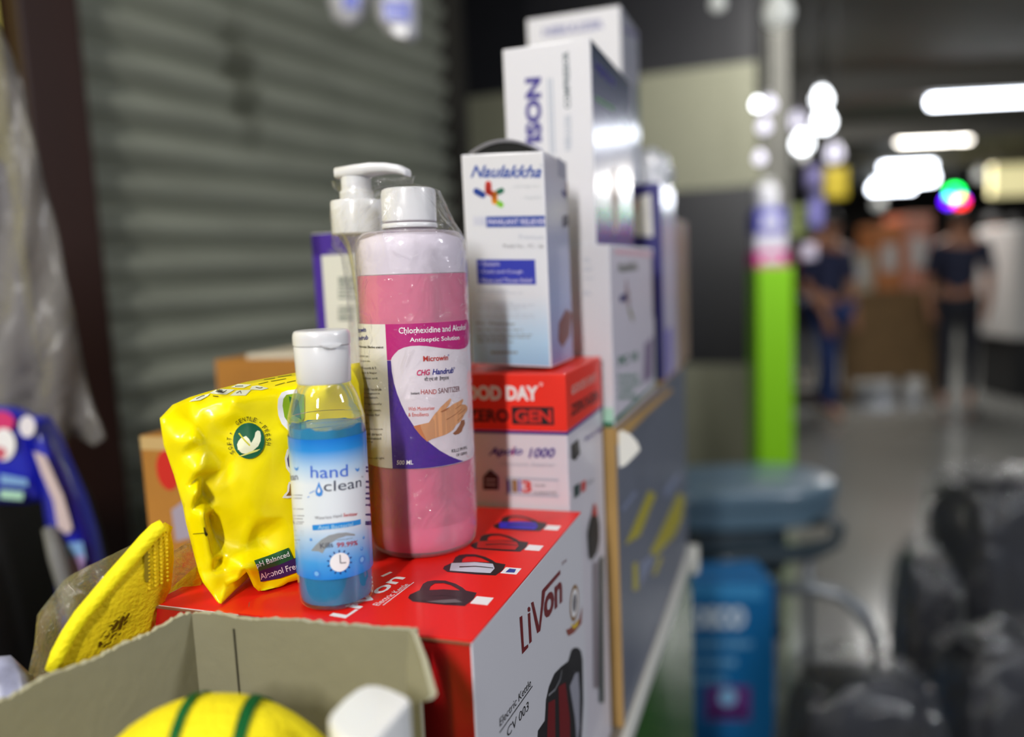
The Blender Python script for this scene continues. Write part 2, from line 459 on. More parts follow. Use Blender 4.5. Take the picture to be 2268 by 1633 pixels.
# ------------------------------------------------------------------ ceiling lamps
m_tube = mat('lit_tube', (240, 245, 255), 0.4, emit=(238, 244, 255), estr=14.0)
m_tubew = mat('lit_warm_tube', (250, 244, 230), 0.4, emit=(255, 248, 236), estr=14.0)
m_fix = mat('lamp_housing', (190, 190, 188), 0.5)
m_cord = mat('black_cord', (16, 16, 17), 0.6)
def tube_lamp(pa, pb, m, label, rad=0.028):
    """pa, pb: ends of the lit tube"""
    pa, pb = Vector(pa), Vector(pb); d = (pb - pa).normalized(); c = (pa + pb) / 2
    t = thing('tube_lamp', label, 'lamp', (c.x, c.y, c.z), 0, 'tube lamps along the hall ceiling')
    b = bmesh.new(); add_tube(b, [pa, pb], rad, 12); obj('tube', b, m, t)
    b = bmesh.new(); s = d.cross(EZ).normalized(); h = (pb - pa).length / 2 + 0.03
    dz = EZ * 0.05
    add_prism(b, [pa - d * 0.03 - s * 0.035 + dz * 0.8, pb + d * 0.03 - s * 0.035 + dz * 0.8, pb + d * 0.03 + s * 0.035 + dz * 0.8, pa - d * 0.03 + s * 0.035 + dz * 0.8], dz)
    obj('housing', b, m_fix, t)
    for e in (pa, pb):
        b = bmesh.new(); q = e + d * (0.12 if e is pa else -0.12); add_tube(b, [q + dz, (q.x, q.y, CEIL)], 0.008, 8); obj('suspension', b, m_cord, t)
tube_lamp(P(2062, 226, 7.6), P(2330, 212, 7.6), m_tube, 'nearest hanging tube lamp, cut off by the right edge of the photo', 0.05)
tube_lamp(P(1992, 308, 10.6), P(2146, 301, 10.6), m_tubew, 'warm white tube lamp just below the nearest one', 0.066)
tube_lamp(P(1955, 371, 13.2), P(2066, 366, 13.2), m_tube, 'dimmer tube lamp, upper of the overlapping far group', 0.05)
tube_lamp(P(1938, 410, 15.5), P(2068, 392, 15.5), m_tube, 'brightest tube lamp in the middle of the far overlapping group', 0.1)
tube_lamp(P(1930, 418, 17.5), P(2020, 414, 17.5), m_tube, 'lowest tube lamp of the far overlapping group', 0.08)
# tubes over the counter, behind the camera
tube_lamp((-0.75, -2.85, CEIL - 0.10), (-0.75, -1.55, CEIL - 0.10), m_tube, 'tube lamp over the aisle on the near side of the counter', 0.015)
tube_lamp((-1.0, -1.1, CEIL - 0.10), (-1.0, 0.1, CEIL - 0.10), m_tube, 'tube lamp above the near end of the counter', 0.015)
m_bulb = mat('lit_bulb', (255, 255, 255), 0.3, emit=(246, 250, 255), estr=9.0)
m_bulb2 = mat('lit_dim_bulb', (230, 226, 240), 0.3, emit=(226, 222, 240), estr=1.6)
m_bulb3 = mat('faint_lit_bulb', (216, 218, 212), 0.3, emit=(206, 208, 204), estr=0.45)  # dull globes carry a faint glow of their own
def bulb(u, v, y, r, m, label, group='bulbs hanging over the stalls'):
    p = P(u, v, y); t = thing('hanging_bulb', label, 'lamp', p, 0, group)
    b = bmesh.new(); add_lathe(b, p, smooth_profile([(0.001, p.z - r), (r * 0.75, p.z - r * 0.7), (r, p.z), (r * 0.7, p.z + r * 0.75), (r * 0.36, p.z + r * 1.25)], 4), 20); obj('globe', b, m, t, smooth=True)
    b = bmesh.new(); add_lathe(b, p, [(r * 0.36, p.z + r * 1.25), (r * 0.36, p.z + r * 1.9)], 12); obj('socket', b, m_fix, t)
    b = bmesh.new(); add_tube(b, [(p.x, p.y, p.z + r * 1.9), (p.x, p.y, CEIL)], 0.006, 8); obj('cord', b, m_cord, t)
bulb(1820, 220, 6.4, 0.062, m_bulb, 'topmost bright white bulb right of the black conduit')
bulb(1824, 270, 6.7, 0.075, m_bulb, 'brightest bulb directly below the topmost one')
bulb(1777, 318, 7.2, 0.075, m_bulb, 'bright bulb lower left of the brightest one')
bulb(1848, 341, 7.4, 0.07, m_bulb2, 'pale lilac bulb lowest on the right')
bulb(1766, 270, 7.8, 0.075, m_bulb2, 'dim bulb just right of the black conduit')
bulb(1772, 346, 8.2, 0.06, m_bulb3, 'faint greyish bulb below the bright cluster')
bulb(1678, 232, 2.72, 0.016, m_bulb, 'small white bulb on the upper left, in front of the grey pier')
bulb(1704, 232, 2.76, 0.022, m_bulb2, 'grey bulb beside the small white one in front of the pier')
bulb(1692, 281, 2.95, 0.024, m_bulb2, 'dim bulb below the pair in front of the pier')
bulb(1683, 351, 3.15, 0.022, m_bulb2, 'lowest lilac bulb in front of the grey pier')
bulb(1724, 28, 2.5, 0.045, m_bulb3, 'large dull globe at the top edge of the photo')
bulb(1590, 8, 2.6, 0.025, m_bulb3, 'small dull bulb at the top edge left of the large globe')
bulb(1945, 452, 12.5, 0.085, m_bulb3, 'faint bulb below the far overlapping tube lamps')
bulb(2170, 390, 11.0, 0.07, m_bulb3, 'faint greenish bulb above the coloured light')
# three-coloured signal light
p = P(2115, 437, 9.0)
t = thing('coloured_light', 'round light glowing green, yellow-red and magenta below the far tube lamps', 'lamp', p)
for nm, u, v, r, c, e in (('green_lamp', 2114, 428, 0.075, (10, 255, 90), 7), ('red_lamp', 2128, 448, 0.06, (255, 30, 20), 6), ('blue_lamp', 2100, 446, 0.055, (90, 10, 255), 6), ('blue_lamp', 2130, 444, 0.05, (120, 10, 255), 5)):
    q = P(u, v, 9.0); b = bmesh.new(); bmesh.ops.create_icosphere(b, subdivisions=3, radius=r, matrix=Matrix.Translation(q)); obj(nm, b, mat('glow_' + nm, c, 0.3, emit=c, estr=e), t, smooth=True)
b = bmesh.new(); add_tube(b, [p + EZ * 0.02 + YA * 0.09, (p.x, p.y + 0.09, CEIL)], 0.012, 8); obj('cord', b, m_cord, t)

# ================================================================== the counter
ZT = 0.90; BFAR = 0.800
m_ctop = mat('counter_board', (120, 112, 100), 0.5, vary=0.1)
m_edge = mat('white_edge_trim', (206, 206, 200), 0.35, coat=0.2)
m_gglass = film('green_glass', (58, 112, 44), opacity=0.72, rough=0.12, gloss=1.0, bump=0.1, bscale=8)
m_dark = mat('dark_cabinet', (36, 36, 36), 0.6)
c0 = G(-0.34, 0.335)
ct = thing('display_counter', 'glass sided shop counter with white edge trim that carries the boxes', 'counter', (c0.x, c0.y, 0), PSI)
AE = 0.0
bm = bmesh.new(); add_box(bm, G((AE - 0.62) / 2, (BFAR - 0.14) / 2), EX, EY, (AE + 0.62) / 2, (BFAR + 0.14) / 2, ZT - 0.022, ZT, bevel=0.002); obj('counter_top', bm, m_ctop, ct)
bm = bmesh.new(); add_box(bm, G(AE + 0.0025, (BFAR - 0.14) / 2), EX, EY, 0.0042, (BFAR + 0.16) / 2, ZT - 0.016, ZT - 0.0003, bevel=0.002); obj('edge_trim', bm, m_edge, ct)
bm = bmesh.new(); add_box(bm, G(AE + 0.002, (BFAR - 0.14) / 2), EX, EY, 0.003, (BFAR + 0.12) / 2, 0.36, ZT - 0.022); obj('side_glass', bm, m_gglass, ct)
bm = bmesh.new(); add_box(bm, G((AE - 0.62) / 2, (BFAR - 0.14) / 2), EX, EY, (AE + 0.60) / 2, (BFAR + 0.12) / 2, 0.0, 0.35, bevel=0.004); obj('cabinet_base', bm, m_dark, ct)
bm = bmesh.new(); add_box(bm, G(-0.36, (BFAR - 0.14) / 2), EX, EY, 0.25, (BFAR + 0.10) / 2, 0.352, ZT - 0.023); obj('cabinet_back', bm, m_dark, ct)
bm = bmesh.new(); p = G(AE + 0.004, BFAR + 0.012)
add_box(bm, p, EX, EY, 0.009, 0.009, ZT - 0.04, ZT - 0.0003, bevel=0.003); obj('corner_cap', bm, m_edge, ct)
# goods glimpsed through the glass side
m_grn = mat('green_goods', (72, 128, 40), 0.5, coat=0.3)

# ------------------------------------------------------------------ carton builder
def carton(name, label, a0, a1, b0, b1, z0, z1, mats, body='carton_body', bevel=0.0012, skew=0.0, dyaw=0.0, group=None, cat='box'):
    """mats: one material, or six for bottom, top, front, right, back, left"""
    ca, cb = (a0 + a1) / 2, (b0 + b1) / 2; c = G(ca, cb)
    t = thing(name, label, cat, (c.x, c.y, z0), PSI + dyaw, group)
    ex = Vector((math.cos(PSI + dyaw), math.sin(PSI + dyaw), 0)); ey = Vector((-ex.y, ex.x, 0))
    bm = bmesh.new(); fs = add_box(bm, c, ex, ey, (a1 - a0) / 2, (b1 - b0) / 2, z0, z1)
    ml = mats if isinstance(mats, (list, tuple)) else [mats] * 6
    um = []
    for m in ml:
        if m not in um: um.append(m)
    for f, m in zip(fs, ml): f.material_index = um.index(m)
    if skew:
        for v in bm.verts: v.co.z -= skew * (v.co - c).dot(ex)
    bmesh.ops.bevel(bm, geom=bm.edges[:], offset=bevel, segments=2, affect='EDGES', profile=0.6)
    obj(body, bm, um, t)
    hx, hy = (a1 - a0) / 2, (b1 - b0) / 2
    fr = Flat(c - ex * hx - ey * hy + EZ * z0, ex + EZ * (-skew), EZ)
    if skew:
        fr.o = c - ex * hx - ey * hy + EZ * (z0 + skew * hx); fr.eu = ex - EZ * skew; fr.ev = EZ.copy(); fr.n = -ey
        def pxs(u, v, fr=fr):
            q = ray(u, v); t_ = (fr.o - CAM).dot(fr.n) / q.dot(fr.n); d = CAM + q * t_ - fr.o; uu = d.dot(ex); return Vector((uu, d.z + skew * uu))
        fr.px = pxs
    rt = Flat(c + ex * hx - ey * hy + EZ * z0, ey, EZ)
    tp = Flat(c - ex * hx - ey * hy + EZ * z1, ex, ey)
    m_ = 0.0006
    fr.lim = (2 * hx - m_, z1 - z0 - m_); rt.lim = (2 * hy - m_, z1 - z0 - m_); tp.lim = (2 * hx - m_, 2 * hy - m_)
    return t, fr, rt, tp

card = lambda n, rgb, **k: mat(n, rgb, k.pop('rough', 0.42), coat=k.pop('coat', 0.25), coat_rough=k.pop('coat_rough', 0.1), **k)
m_white = card('white_card', (214, 213, 220)); m_whiteg = card('glossy_white_card', (214, 212, 220), coat=0.7, coat_rough=0.05, rough=0.3)
m_redc = card('red_card', (232, 28, 18), coat=0.15); m_redd = card('dark_red_card', (178, 12, 18), coat=0.3)
m_kraft = mat('kraft_board', (176, 140, 84), 0.8, vary=0.12, vscale=14, bump=0.1, bscale=90)
m_kraftd = mat('orange_kraft', (166, 112, 44), 0.75, vary=0.15, vscale=10)

# ------------------------------------------------------------------ kettle box
LZ = 1.1328
kb, kf, kr, kt = carton('kettle_box', 'big red and white electric kettle box carrying both bottles and the yellow pack', -0.1895, 0.0, 0.0, 0.2045, ZT, LZ - 0.001,
                        [m_white, m_redc, m_redd, m_white, m_redd, m_redd], bevel=0.0008)
z6 = lambda x, y: (800 + x / 3.0645, 1100 + y / 3.0645)
z5 = lambda x, y: (1000 + x / 3.063, 1100 + y / 3.063)
z3 = lambda x, y: (620 + x / 2.333, 680 + y / 2.333)
# closure flap lying over the top
ktop = Flat(G(-0.1895, 0, LZ), EX, EY)
fl = [ktop.px(*p) for p in ((552, 1344), (553, 1334), (560, 1327), (600, 1319), (700, 1303), (780, 1290), (826, 1277), (870, 1262), (907, 1244), (940, 1224), (985, 1195), (1020, 1160), (1050, 1122))]
pts = [G(-0.1895 + q.x, q.y, LZ - 0.0009) for q in fl] + [G(0, 0.2045, LZ - 0.0009), G(0, 0, LZ - 0.0009)]
q0 = fl[0]; pts.append(G(-0.1895 + q0.x, 0.0, LZ - 0.0009))
bm = bmesh.new(); add_prism(bm, pts, EZ * 0.0009)
m_cut = mat('board_edge', (120, 70, 44), 0.8)
o = obj('closure_flap', bm, [m_redc], kb)
bm = bmesh.new()
pp = [p + EZ * 0.00035 for p in pts[:-3]]; add_tube(bm, pp, 0.0005, 6); add_tube(bm, [G(-0.1895, -0.0004, LZ - 0.0016), G(-0.0006, -0.0004, LZ - 0.0016)], 0.0008, 6)
obj('cut_edge', bm, m_cut, kb)
# print on top: four kettles with tick boxes
pt = Print(ktop, z6)
KB = [(350, 715), (318, 690), (330, 668), (390, 640), (560, 632), (720, 642), (784, 655), (762, 700), (702, 746), (560, 737)]
KBODY = [(365, 706), (385, 645), (560, 638), (690, 652), (700, 690), (665, 728), (560, 722)]
KH = [(392, 645), (420, 595), (450, 578), (500, 571), (570, 573), (640, 594), (690, 622), (722, 650), (690, 650), (655, 630), (610, 604), (560, 590), (500, 592), (470, 612), (462, 640)]
KHL = [(440, 718), (560, 728), (690, 722), (640, 700), (540, 706)]
KSH = [(440, 672), (560, 668), (690, 684), (690, 690), (560, 676), (440, 682)]
SQ = [(757, 714), (790, 687), (879, 693), (852, 741)]
anch = pt.q((784, 655))
KETTLES = [((784, 655), ink('kettle_black', (34, 30, 32)), GREY), ((980, 462), ink('kettle_silver', (196, 198, 214)), WH), ((1135, 312), ink('kettle_red', (190, 26, 24)), RED), ((1260, 181), ink('kettle_blue', (42, 44, 204)), ink('kettle_light_blue', (70, 80, 230)))]
for (ax, ay), mb, mh in KETTLES:
    d = pt.q((ax, ay)) - anch
    f_ = lambda L: [pt.q(p) + d for p in L]
    pt.raw(f_(KB), K, 0); pt.raw(f_(KH), K, 1); pt.raw(f_(KBODY), mb, 2); pt.raw(f_(KSH), K, 3)
    if mb.name == 'ink_kettle_black': pt.raw(f_(KHL), mat('ink_sheen', (104, 98, 100), 0.4), 3)
    cq = sum((Vector(p) for p in f_(SQ)), Vector((0, 0))) / 4; pt.raw([(cq.x - 0.0048, cq.y - 0.0048), (cq.x + 0.0048, cq.y - 0.0048), (cq.x + 0.0048, cq.y + 0.0048), (cq.x - 0.0048, cq.y + 0.0048)], WH, 0)
d = pt.q((980, 462)) - anch
cq = sum((pt.q(p) + d for p in SQ), Vector((0, 0))) / 4; pt.raw([(cq.x + x * 0.0024, cq.y + y_ * 0.003) for x, y_ in ((-1, -1), (1.2, -0.8), (0.9, 0.9), (-0.8, 1))], BLUE, 2)
pt.text('LiVon', (-105, 830), (304, 553), (-170, 780), WH, 1, bold=0.02)
pt.stroke([(140, 545), (205, 515)], 0.0022, WH, 1)
pt.text('Electric Kettle', (118, 744), (332, 600), (98, 722), WH, 1)
pt.stroke([(148, 741), (358, 584)], 0.0006, WH, 1)
pt.build('top_print', kb)
# print on the right side
pr_ = Print(kr, z5)
for L in ([(460, 820), (478, 808), (490, 1024), (518, 1002), (519, 1024), (478, 1071)],
          [(516, 797), (532, 787), (543, 984), (527, 1001)], [(516, 780), (515, 758), (524, 747), (533, 757), (533, 775), (524, 784)],
          [(538, 722), (554, 712), (592, 880), (606, 740), (612, 640), (622, 626), (736, 497), (737, 526), (634, 648), (601, 912), (580, 930)]):
    pr_.poly(L, DKRED, 1)
pr_.text('on', (626, 852), (750, 716), (621, 690), DKRED, 1, bold=0.035)
pr_.text('TM', (744, 474), (778, 444), (743, 452), DKRED, 1)
c_ = pr_.q((832, 722)); r_ = (pr_.q((832, 600)) - c_).length
for k, (f0, mm) in enumerate(((1.0, BROWN), (0.78, WH), (0.5, mat('ink_seal_grey', (120, 116, 120), 0.4)))): pr_.raw([(c_.x + r_ * 0.95 * f0 * math.cos(t * math.pi / 16), c_.y + r_ * f0 * math.sin(t * math.pi / 16)) for t in range(32)], mm, 1 + k)
pr_.poly([(775, 905), (800, 895), (865, 830), (885, 740), (880, 860), (830, 925), (790, 948)], mat('ink_seal_red', (140, 70, 60), 0.4), 2)
pr_.poly([(808, 860), (830, 880), (860, 830), (850, 880), (825, 900)], YEL, 3)
pr_.text('Electric Kettle', (326, 1566), (538, 1284), (323, 1510), K, 1)
pr_.stroke([(325, 1603), (548, 1286)], 0.0007, K, 1)
pr_.text('CV 003', (376, 1640), (522, 1446), (372, 1578), K, 1)
pr_.poly([(570, 1900), (585, 1590), (632, 1520), (640, 1380), (660, 1290), (698, 1200), (745, 1152), (790, 1118), (812, 1040), (830, 1026), (856, 1026), (877, 1048), (888, 1110), (893, 1400), (880, 1640), (860, 1900)], K, 1)
pr_.poly([(800, 1290), (836, 1202), (858, 1190), (868, 1340), (868, 1560), (850, 1700), (835, 1500)], mat('ink_side_grey', (150, 150, 162), 0.4), 2)
pr_.poly([(655, 1400), (700, 1375), (703, 1800), (640, 1800)], DKRED, 2); pr_.poly([(724, 1290), (770, 1262), (800, 1500), (808, 1800), (736, 1800)], DKRED, 2)
pr_.stroke([(655, 1350), (700, 1310), (735, 1240), (745, 1180)], 0.0014, GREY, 3)
pr_.build('side_print', kb)

# ------------------------------------------------------------------ steamer box with red band (behind the kettle box)
z2 = lambda x, y: (1030 + x / 3.712, 700 + y / 3.712)
B1 = 0.2085
aR, _, zA = hit_b(1251, 829, B1)
_, bR, _ = hit_a(1329, 792, aR)
m_pinkw = card('white_side_card', (216, 211, 220))
ab, af, ar, at_ = carton('steamer_box', 'tall white steamer box with red top band, standing behind the kettle box', aR - 0.098, aR, B1, bR, ZT, zA, m_pinkw, bevel=0.001)
bm = bmesh.new()
_, _, zP = hit_b(1257, 957.5, B1)
add_box(bm, G(aR - 0.049, (B1 + bR) / 2), EX, EY, 0.0494, (bR - B1) / 2 + 0.0004, zP, zA + 0.0004, bevel=0.001)
obj('red_band', bm, card('scarlet_card', (240, 46, 26), coat=0.12), ab, label='scarlet upper band of the box')
bm = bmesh.new(); add_box(bm, G(aR - 0.049, (B1 + bR) / 2), EX, EY, 0.0495, (bR - B1) / 2 + 0.0005, zP - 0.0022, zP, bevel=0.0003); obj('violet_stripe', bm, card('violet_card', (52, 24, 130)), ab)
pf = Print(af, z2, base=0.0006)
m_blackr = ink('brown_black', (50, 12, 12))
pf.text('GOOD DAY', (-82, 690), (608, 698), (-82, 570), WH, 1, bold=0.045)
pf.text('®', (612, 578), (645, 578), (612, 545), WH, 1)
pf.text('ZERO', (22, 868), (366, 872), (22, 765), m_blackr, 1, bold=0.03)
pf.rect((384, 745), (735, 897), K, 1); pf.text('GEN', (414, 876), (716, 878), (414, 768), ink('scarlet', (214, 44, 34)), 2, bold=0.035)
pf.text('Apolo', (196, 1166), (480, 1162), (196, 1080), VIO, 1, bold=0.02, shear=0.35); pf.text('1000', (524, 1166), (746, 1166), (524, 1084), VIO, 1, bold=0.02, shear=0.3)
pf.text('i', (388, 1150), (408, 1150), (388, 1070), RED, 2, bold=0.02, shear=0.35)
pf.text('Electronic Steamer', (290, 1232), (746, 1238), (290, 1200), LGREY, 1, shear=0.3)
pf.poly([(150, 1320), (200, 1270), (215, 1262), (225, 1275), (278, 1320), (278, 1428), (150, 1428)], ink('icon_brown', (62, 40, 44)), 1)
pf.rect((170, 1340), (258, 1352), m_pinkw, 2); pf.rect((170, 1378), (258, 1390), m_pinkw, 2)
pf.rect((334, 1338), (770, 1341), LGREY, 1); pf.rect((334, 1470), (770, 1473), LGREY, 1); pf.rect((766, 1338), (770, 1473), LGREY, 1); pf.rect((334, 1338), (337, 1473), LGREY, 1)
for x0, x1, mm in ((344, 372, VIO), (376, 392, GREY), (394, 432, BROWN), (436, 464, ink('mauve', (128, 116, 180)))): pf.rect((x0, 1346), (x1, 1450), mm, 2)
pf.text('3', (474, 1452), (552, 1454), (474, 1350), ink('soft_red', (206, 64, 58)), 2, bold=0.04)
pf.text('YEAR', (566, 1402), (664, 1404), (566, 1382), GREY, 2); pf.text('GUARANTEE', (566, 1462), (754, 1466), (566, 1438), GREY, 2)
pf.poly([(40, 1345), (86, 1345), (86, 1385), (40, 1385)], K, 1)
pf.build('front_print', ab)
ps = Print(ar, z2, base=0.0006)
ps.text('GOOD DAY', (868, 655), (1076, 530), (868, 575), ink('pinkish', (226, 160, 150)), 1, bold=0.04)
ps.text('ZEROGEN', (868, 828), (1090, 690), (868, 730), m_blackr, 1, bold=0.03)
ps.poly([(870, 1060), (925, 1010), (940, 1130), (900, 1190), (872, 1170)], K, 1)
ps.text('Apolo 1000', (975, 1045), (1128, 950), (975, 995), VIO, 1, bold=0.02, shear=0.3)
ps.poly([(892, 1400), (935, 1370), (935, 1470), (895, 1500)], ink('teal_dark', (40, 66, 66)), 1); ps.poly([(950, 1370), (985, 1345), (985, 1430), (950, 1455)], ink('soft_red', (206, 64, 58)), 1)
ps.text('YEAR', (995, 1400), (1050, 1360), (995, 1370), GREY, 1)
# picture of the black steamer further down this side
ps.cv = z6
ps.poly([(1530, 250), (1545, 170), (1560, 120), (1575, 45), (1590, 60), (1600, 130), (1612, 190), (1612, 300), (1596, 380), (1560, 435), (1540, 410)], ink('steamer_black', (30, 32, 36)), 1)
ps.poly([(1562, 130), (1575, 45), (1590, 60), (1598, 130)], ink('soft_red', (206, 64, 58)), 2)
ps.poly([(1570, 450), (1600, 440), (1606, 1300), (1576, 1300)], ink('mauve_grey', (140, 128, 136)), 1); ps.poly([(1612, 420), (1640, 400), (1644, 1400), (1612, 1400)], ink('teal_dark', (40, 66, 66)), 1)
ps.build('side_print', ab)

# ------------------------------------------------------------------ inhaler box standing on the steamer box
z1 = lambda x, y: (1010 + x / 7.0875, 300 + y / 7.0875)
zz = lambda x, y: (1000 + x / 2.402, 480 + y / 2.402)
bN = B1 + 0.012
aN0 = hit_b(1043.7, 798, bN)[0]; aN1 = hit_b(1221, 803, bN)[0]; zN1 = hit_b(1127, 337, bN)[2]; zN0 = zA + 0.0045
# a slightly leaning carton, its top tucked open
m_nau = ramp_mat('inhaler_card', [(0.0, (140, 186, 222)), (0.12, (170, 204, 232)), (0.34, (206, 209, 217)), (1.0, (210, 209, 213))])
m_nauS = ramp_mat('inhaler_side_card', [(0.0, (150, 140, 190)), (0.3, (156, 166, 206)), (0.6, (170, 172, 200)), (1.0, (168, 160, 172))], coat=0.5)
b2 = hit_a(1284, 770, aN1)[1]
nb, nf, nr, ntp = carton('inhaler_box', 'upright white box with blue bar and coloured star emblem, on the red banded box', aN0, aN1, bN, bN + 0.062, zN0, zN1, [m_white, m_white, m_nau, m_nauS, m_white, m_white], bevel=0.0012, skew=0.05, body='carton_body')
# bowed open lid: arched flap over a dark block that paints the gap's shade
aM = (aN0 + aN1) / 2; hw = (aN1 - aN0) / 2 * 0.86
bm = bmesh.new(); ns = 16
rows = []
for j in range(2):
    row = []
    for i in range(ns + 1):
        x = -1 + 2 * i / ns; h = 0.0008 + 0.0088 * (1 - x * x) * (1 if j == 0 else 0.8)
        row.append(bm.verts.new(G(aM + hw * x, bN + (0.004 if j == 0 else 0.058), zN1 + h - 0.05 * (hw * x) + 0.0006)))
    rows.append(row)
for i in range(ns): bm.faces.new((rows[0][i], rows[0][i + 1], rows[1][i + 1], rows[1][i]))
r = bmesh.ops.solidify(bm, geom=bm.faces[:], thickness=0.0007)
obj('lid_flap', bm, m_white, nb, smooth=False)
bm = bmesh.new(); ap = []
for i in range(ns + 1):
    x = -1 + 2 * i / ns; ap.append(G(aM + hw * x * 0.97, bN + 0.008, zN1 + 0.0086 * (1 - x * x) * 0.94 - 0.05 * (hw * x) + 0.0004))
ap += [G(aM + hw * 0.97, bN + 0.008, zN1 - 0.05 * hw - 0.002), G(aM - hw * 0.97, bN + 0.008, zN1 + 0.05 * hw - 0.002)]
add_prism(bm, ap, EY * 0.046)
obj('lid_gap_shade', bm, mat('gap_shade_dark', (20, 20, 19), 0.9), nb, label='dark block painted as the shade under the bowed lid')
# plinth: the bulging lid under it
pn = Print(nf, z1)
INKB = ink('script_blue', (52, 78, 154))
pn.text('Naulakkha', (228, 664), (1345, 668), (228, 470), INKB, 1, bold=0.025, shear=0.42)
pn.text('®', (1310, 500), (1360, 500), (1310, 445), LGREY, 1)
for a, b, w, m in (((318, 878), (420, 935), 0.0046, BLUE), ((508, 770), (508, 880), 0.005, ink('emblem_red', (190, 40, 20))), ((510, 890), (600, 930), 0.0042, ink('emblem_red', (190, 40, 20))), ((600, 930), (606, 1035), 0.0046, ink('amber', (222, 140, 24))), ((600, 925), (606, 960), 0.0046, ORG), ((655, 895), (718, 865), 0.0038, GRN), ((660, 1060), (706, 1090), 0.0042, LIME)):
    pn.stroke([a, b], w, m, 1, round_ends=True)
pn.text('caring for', (905, 832), (1335, 834), (905, 770), ink('faint', (196, 200, 204)), 1, shear=0.3); pn.text('health', (1075, 1000), (1335, 1002), (1075, 935), ink('faint', (196, 200, 204)), 1, shear=0.3)
pn.rect((470, 1275), (1492, 1432), BLUE, 1); pn.text('INHALANT RELIEVER', (505, 1398), (1424, 1400), (505, 1312), LILAC, 2, bold=0.02)
for x in (282, 318, 350, 384, 410, 440): pn.rect((x, 1275), (x + 14, 1418), ink('bar_blue', (150, 156, 200)), 1)
pn.cv = zz
pn.text('Premium', (360, 120), (492, 122), (360, 94), LGREY, 1); pn.text('Model No. : PC - 66', (275, 166), (490, 167), (275, 146), GREY, 1)
pn.rect((133, 228), (450, 362), ink('block_blue', (36, 48, 160)), 1)
for s, x1, y in (('Steam', 255, 262), ('Cold and Cough', 380, 306), ('Nose and Throat Relief', 432, 350)): pn.text('• ' + s, (146, y), (x1, y), (146, y - 22), LILAC, 2)
pn.lines(135, 440, [(392, 300), (404, 380), (430, 200), (455, 330), (468, 440), (480, 400), (493, 360), (520, 440), (534, 440)], 5, LGREY, seed=3)
pn.text('PC Therapy', (135, 580), (340, 582), (135, 560), GREY, 1, bold=0.02)
pn.lines(135, 430, [(600, 380), (626, 430), (640, 420), (652, 300), (664, 330)], 6, GREY, seed=5); pn.lines(210, 350, [(716, 350)], 14, GREY, seed=6)
pn.build('front_print', nb)
pq = Print(nr, z1)
pq.poly([(1600, 330), (1720, 480), (1720, 700), (1600, 640)], ink('script_grey', (120, 118, 140)), 1); pq.poly([(1820, 450), (2000, 560), (1990, 760), (1820, 700)], ink('dusk', (60, 54, 84)), 1)
pq.poly([(1900, 560), (1990, 600), (1985, 760), (1905, 720)], ink('rose', (196, 70, 96)), 2)
for a, b, w, m in (((1670, 900), (1720, 940), 0.005, NAVY), ((1740, 780), (1740, 900), 0.005, BROWN), ((1760, 1000), (1785, 1100), 0.005, ink('olive', (130, 128, 72)))): pq.stroke([a, b], w, m, 1, True)
pq.poly([(1668, 1270), (1990, 1290), (1990, 1450), (1668, 1450)], ink('dusk', (60, 54, 84)), 1)
pq.cv = z2
pq.poly([(770, 60), (830, -60), (880, -20), (860, 160), (800, 260), (765, 200)], ink('figure_brown', (120, 64, 60)), 1)
pq.build('side_print', nb)

# ------------------------------------------------------------------ big carton at the far right edge of the counter, and the boxes on it
zb = lambda x, y: (1260 + x / 2.634, 380 + y / 2.634)
_, bG, zG = hit_a(1362, 948, 0.0)
bG2 = min(hit_a(1530, 900, 0.0)[1], BFAR - 0.005)
m_slate = card('slate_print', (96, 102, 118), rough=0.5, coat=0.25, coat_rough=0.2, vary=0.1, vscale=10)
gb, gf, gr, gt = carton('cardboard_carton', 'large cardboard carton with slate grey printed side, under the rear white boxes', -0.30, 0.0, bG, bG2, ZT, zG, [m_kraft, m_kraft, m_kraft, m_slate, m_kraft, m_kraft], bevel=0.0015)
bm = bmesh.new(); fp = [gr.px(*p) for p in ((1361, 957), (1480, 861), (1486, 866), (1430, 918), (1382, 968), (1364, 985))]
add_prism(bm, [gr.at(q.x, min(q.y, zG - ZT - 0.0006), 0.0003) for q in fp], EX * 0.0015); obj('torn_flap', bm, m_kraft, gb, label='torn tan edge of the carton lid')
pg = Print(gr, lambda x, y: (1340 + x / 1.96, 800 + y / 1.96))
m_olive = ink('olive_yellow', (176, 164, 20)); m_slp = ink('slate_pale', (120, 130, 160))
for L in ([(190, 560), (220, 580), (150, 760), (85, 800)], [(320, 570), (345, 590), (335, 680), (300, 760), (215, 850), (195, 830), (240, 740)], [(120, 880), (140, 870), (145, 990), (120, 1000)], [(230, 850), (250, 850), (220, 930), (205, 930)]): pg.poly(L, m_olive, 1)
for L in ([(70, 640), (130, 560), (140, 575), (80, 655)], [(150, 880), (200, 840), (215, 860), (150, 985)], [(255, 560), (320, 480), (325, 500), (265, 600)]): pg.poly(L, m_slp, 1)
pg.build('side_print', gb)
# white paper tab stuck over the carton's near edge
bm = bmesh.new()
tabp = [(1368, 958), (1378, 953), (1396, 962), (1412, 980), (1418, 996), (1404, 1012), (1386, 1030), (1372, 1036)]
pb = bG + 0.004
tp3 = [Vector(G(*hit_b(u, v, pb))) for u, v in tabp]; add_prism(bm, tp3, -EY * 0.0006)
tabo = tag(obj('paper_tab', bm, mat('tab_paper', (232, 232, 224), 0.6)), 'rounded white paper tab sticking out at the cardboard carton edge', 'paper'); rebase(tabo, tp3[0])

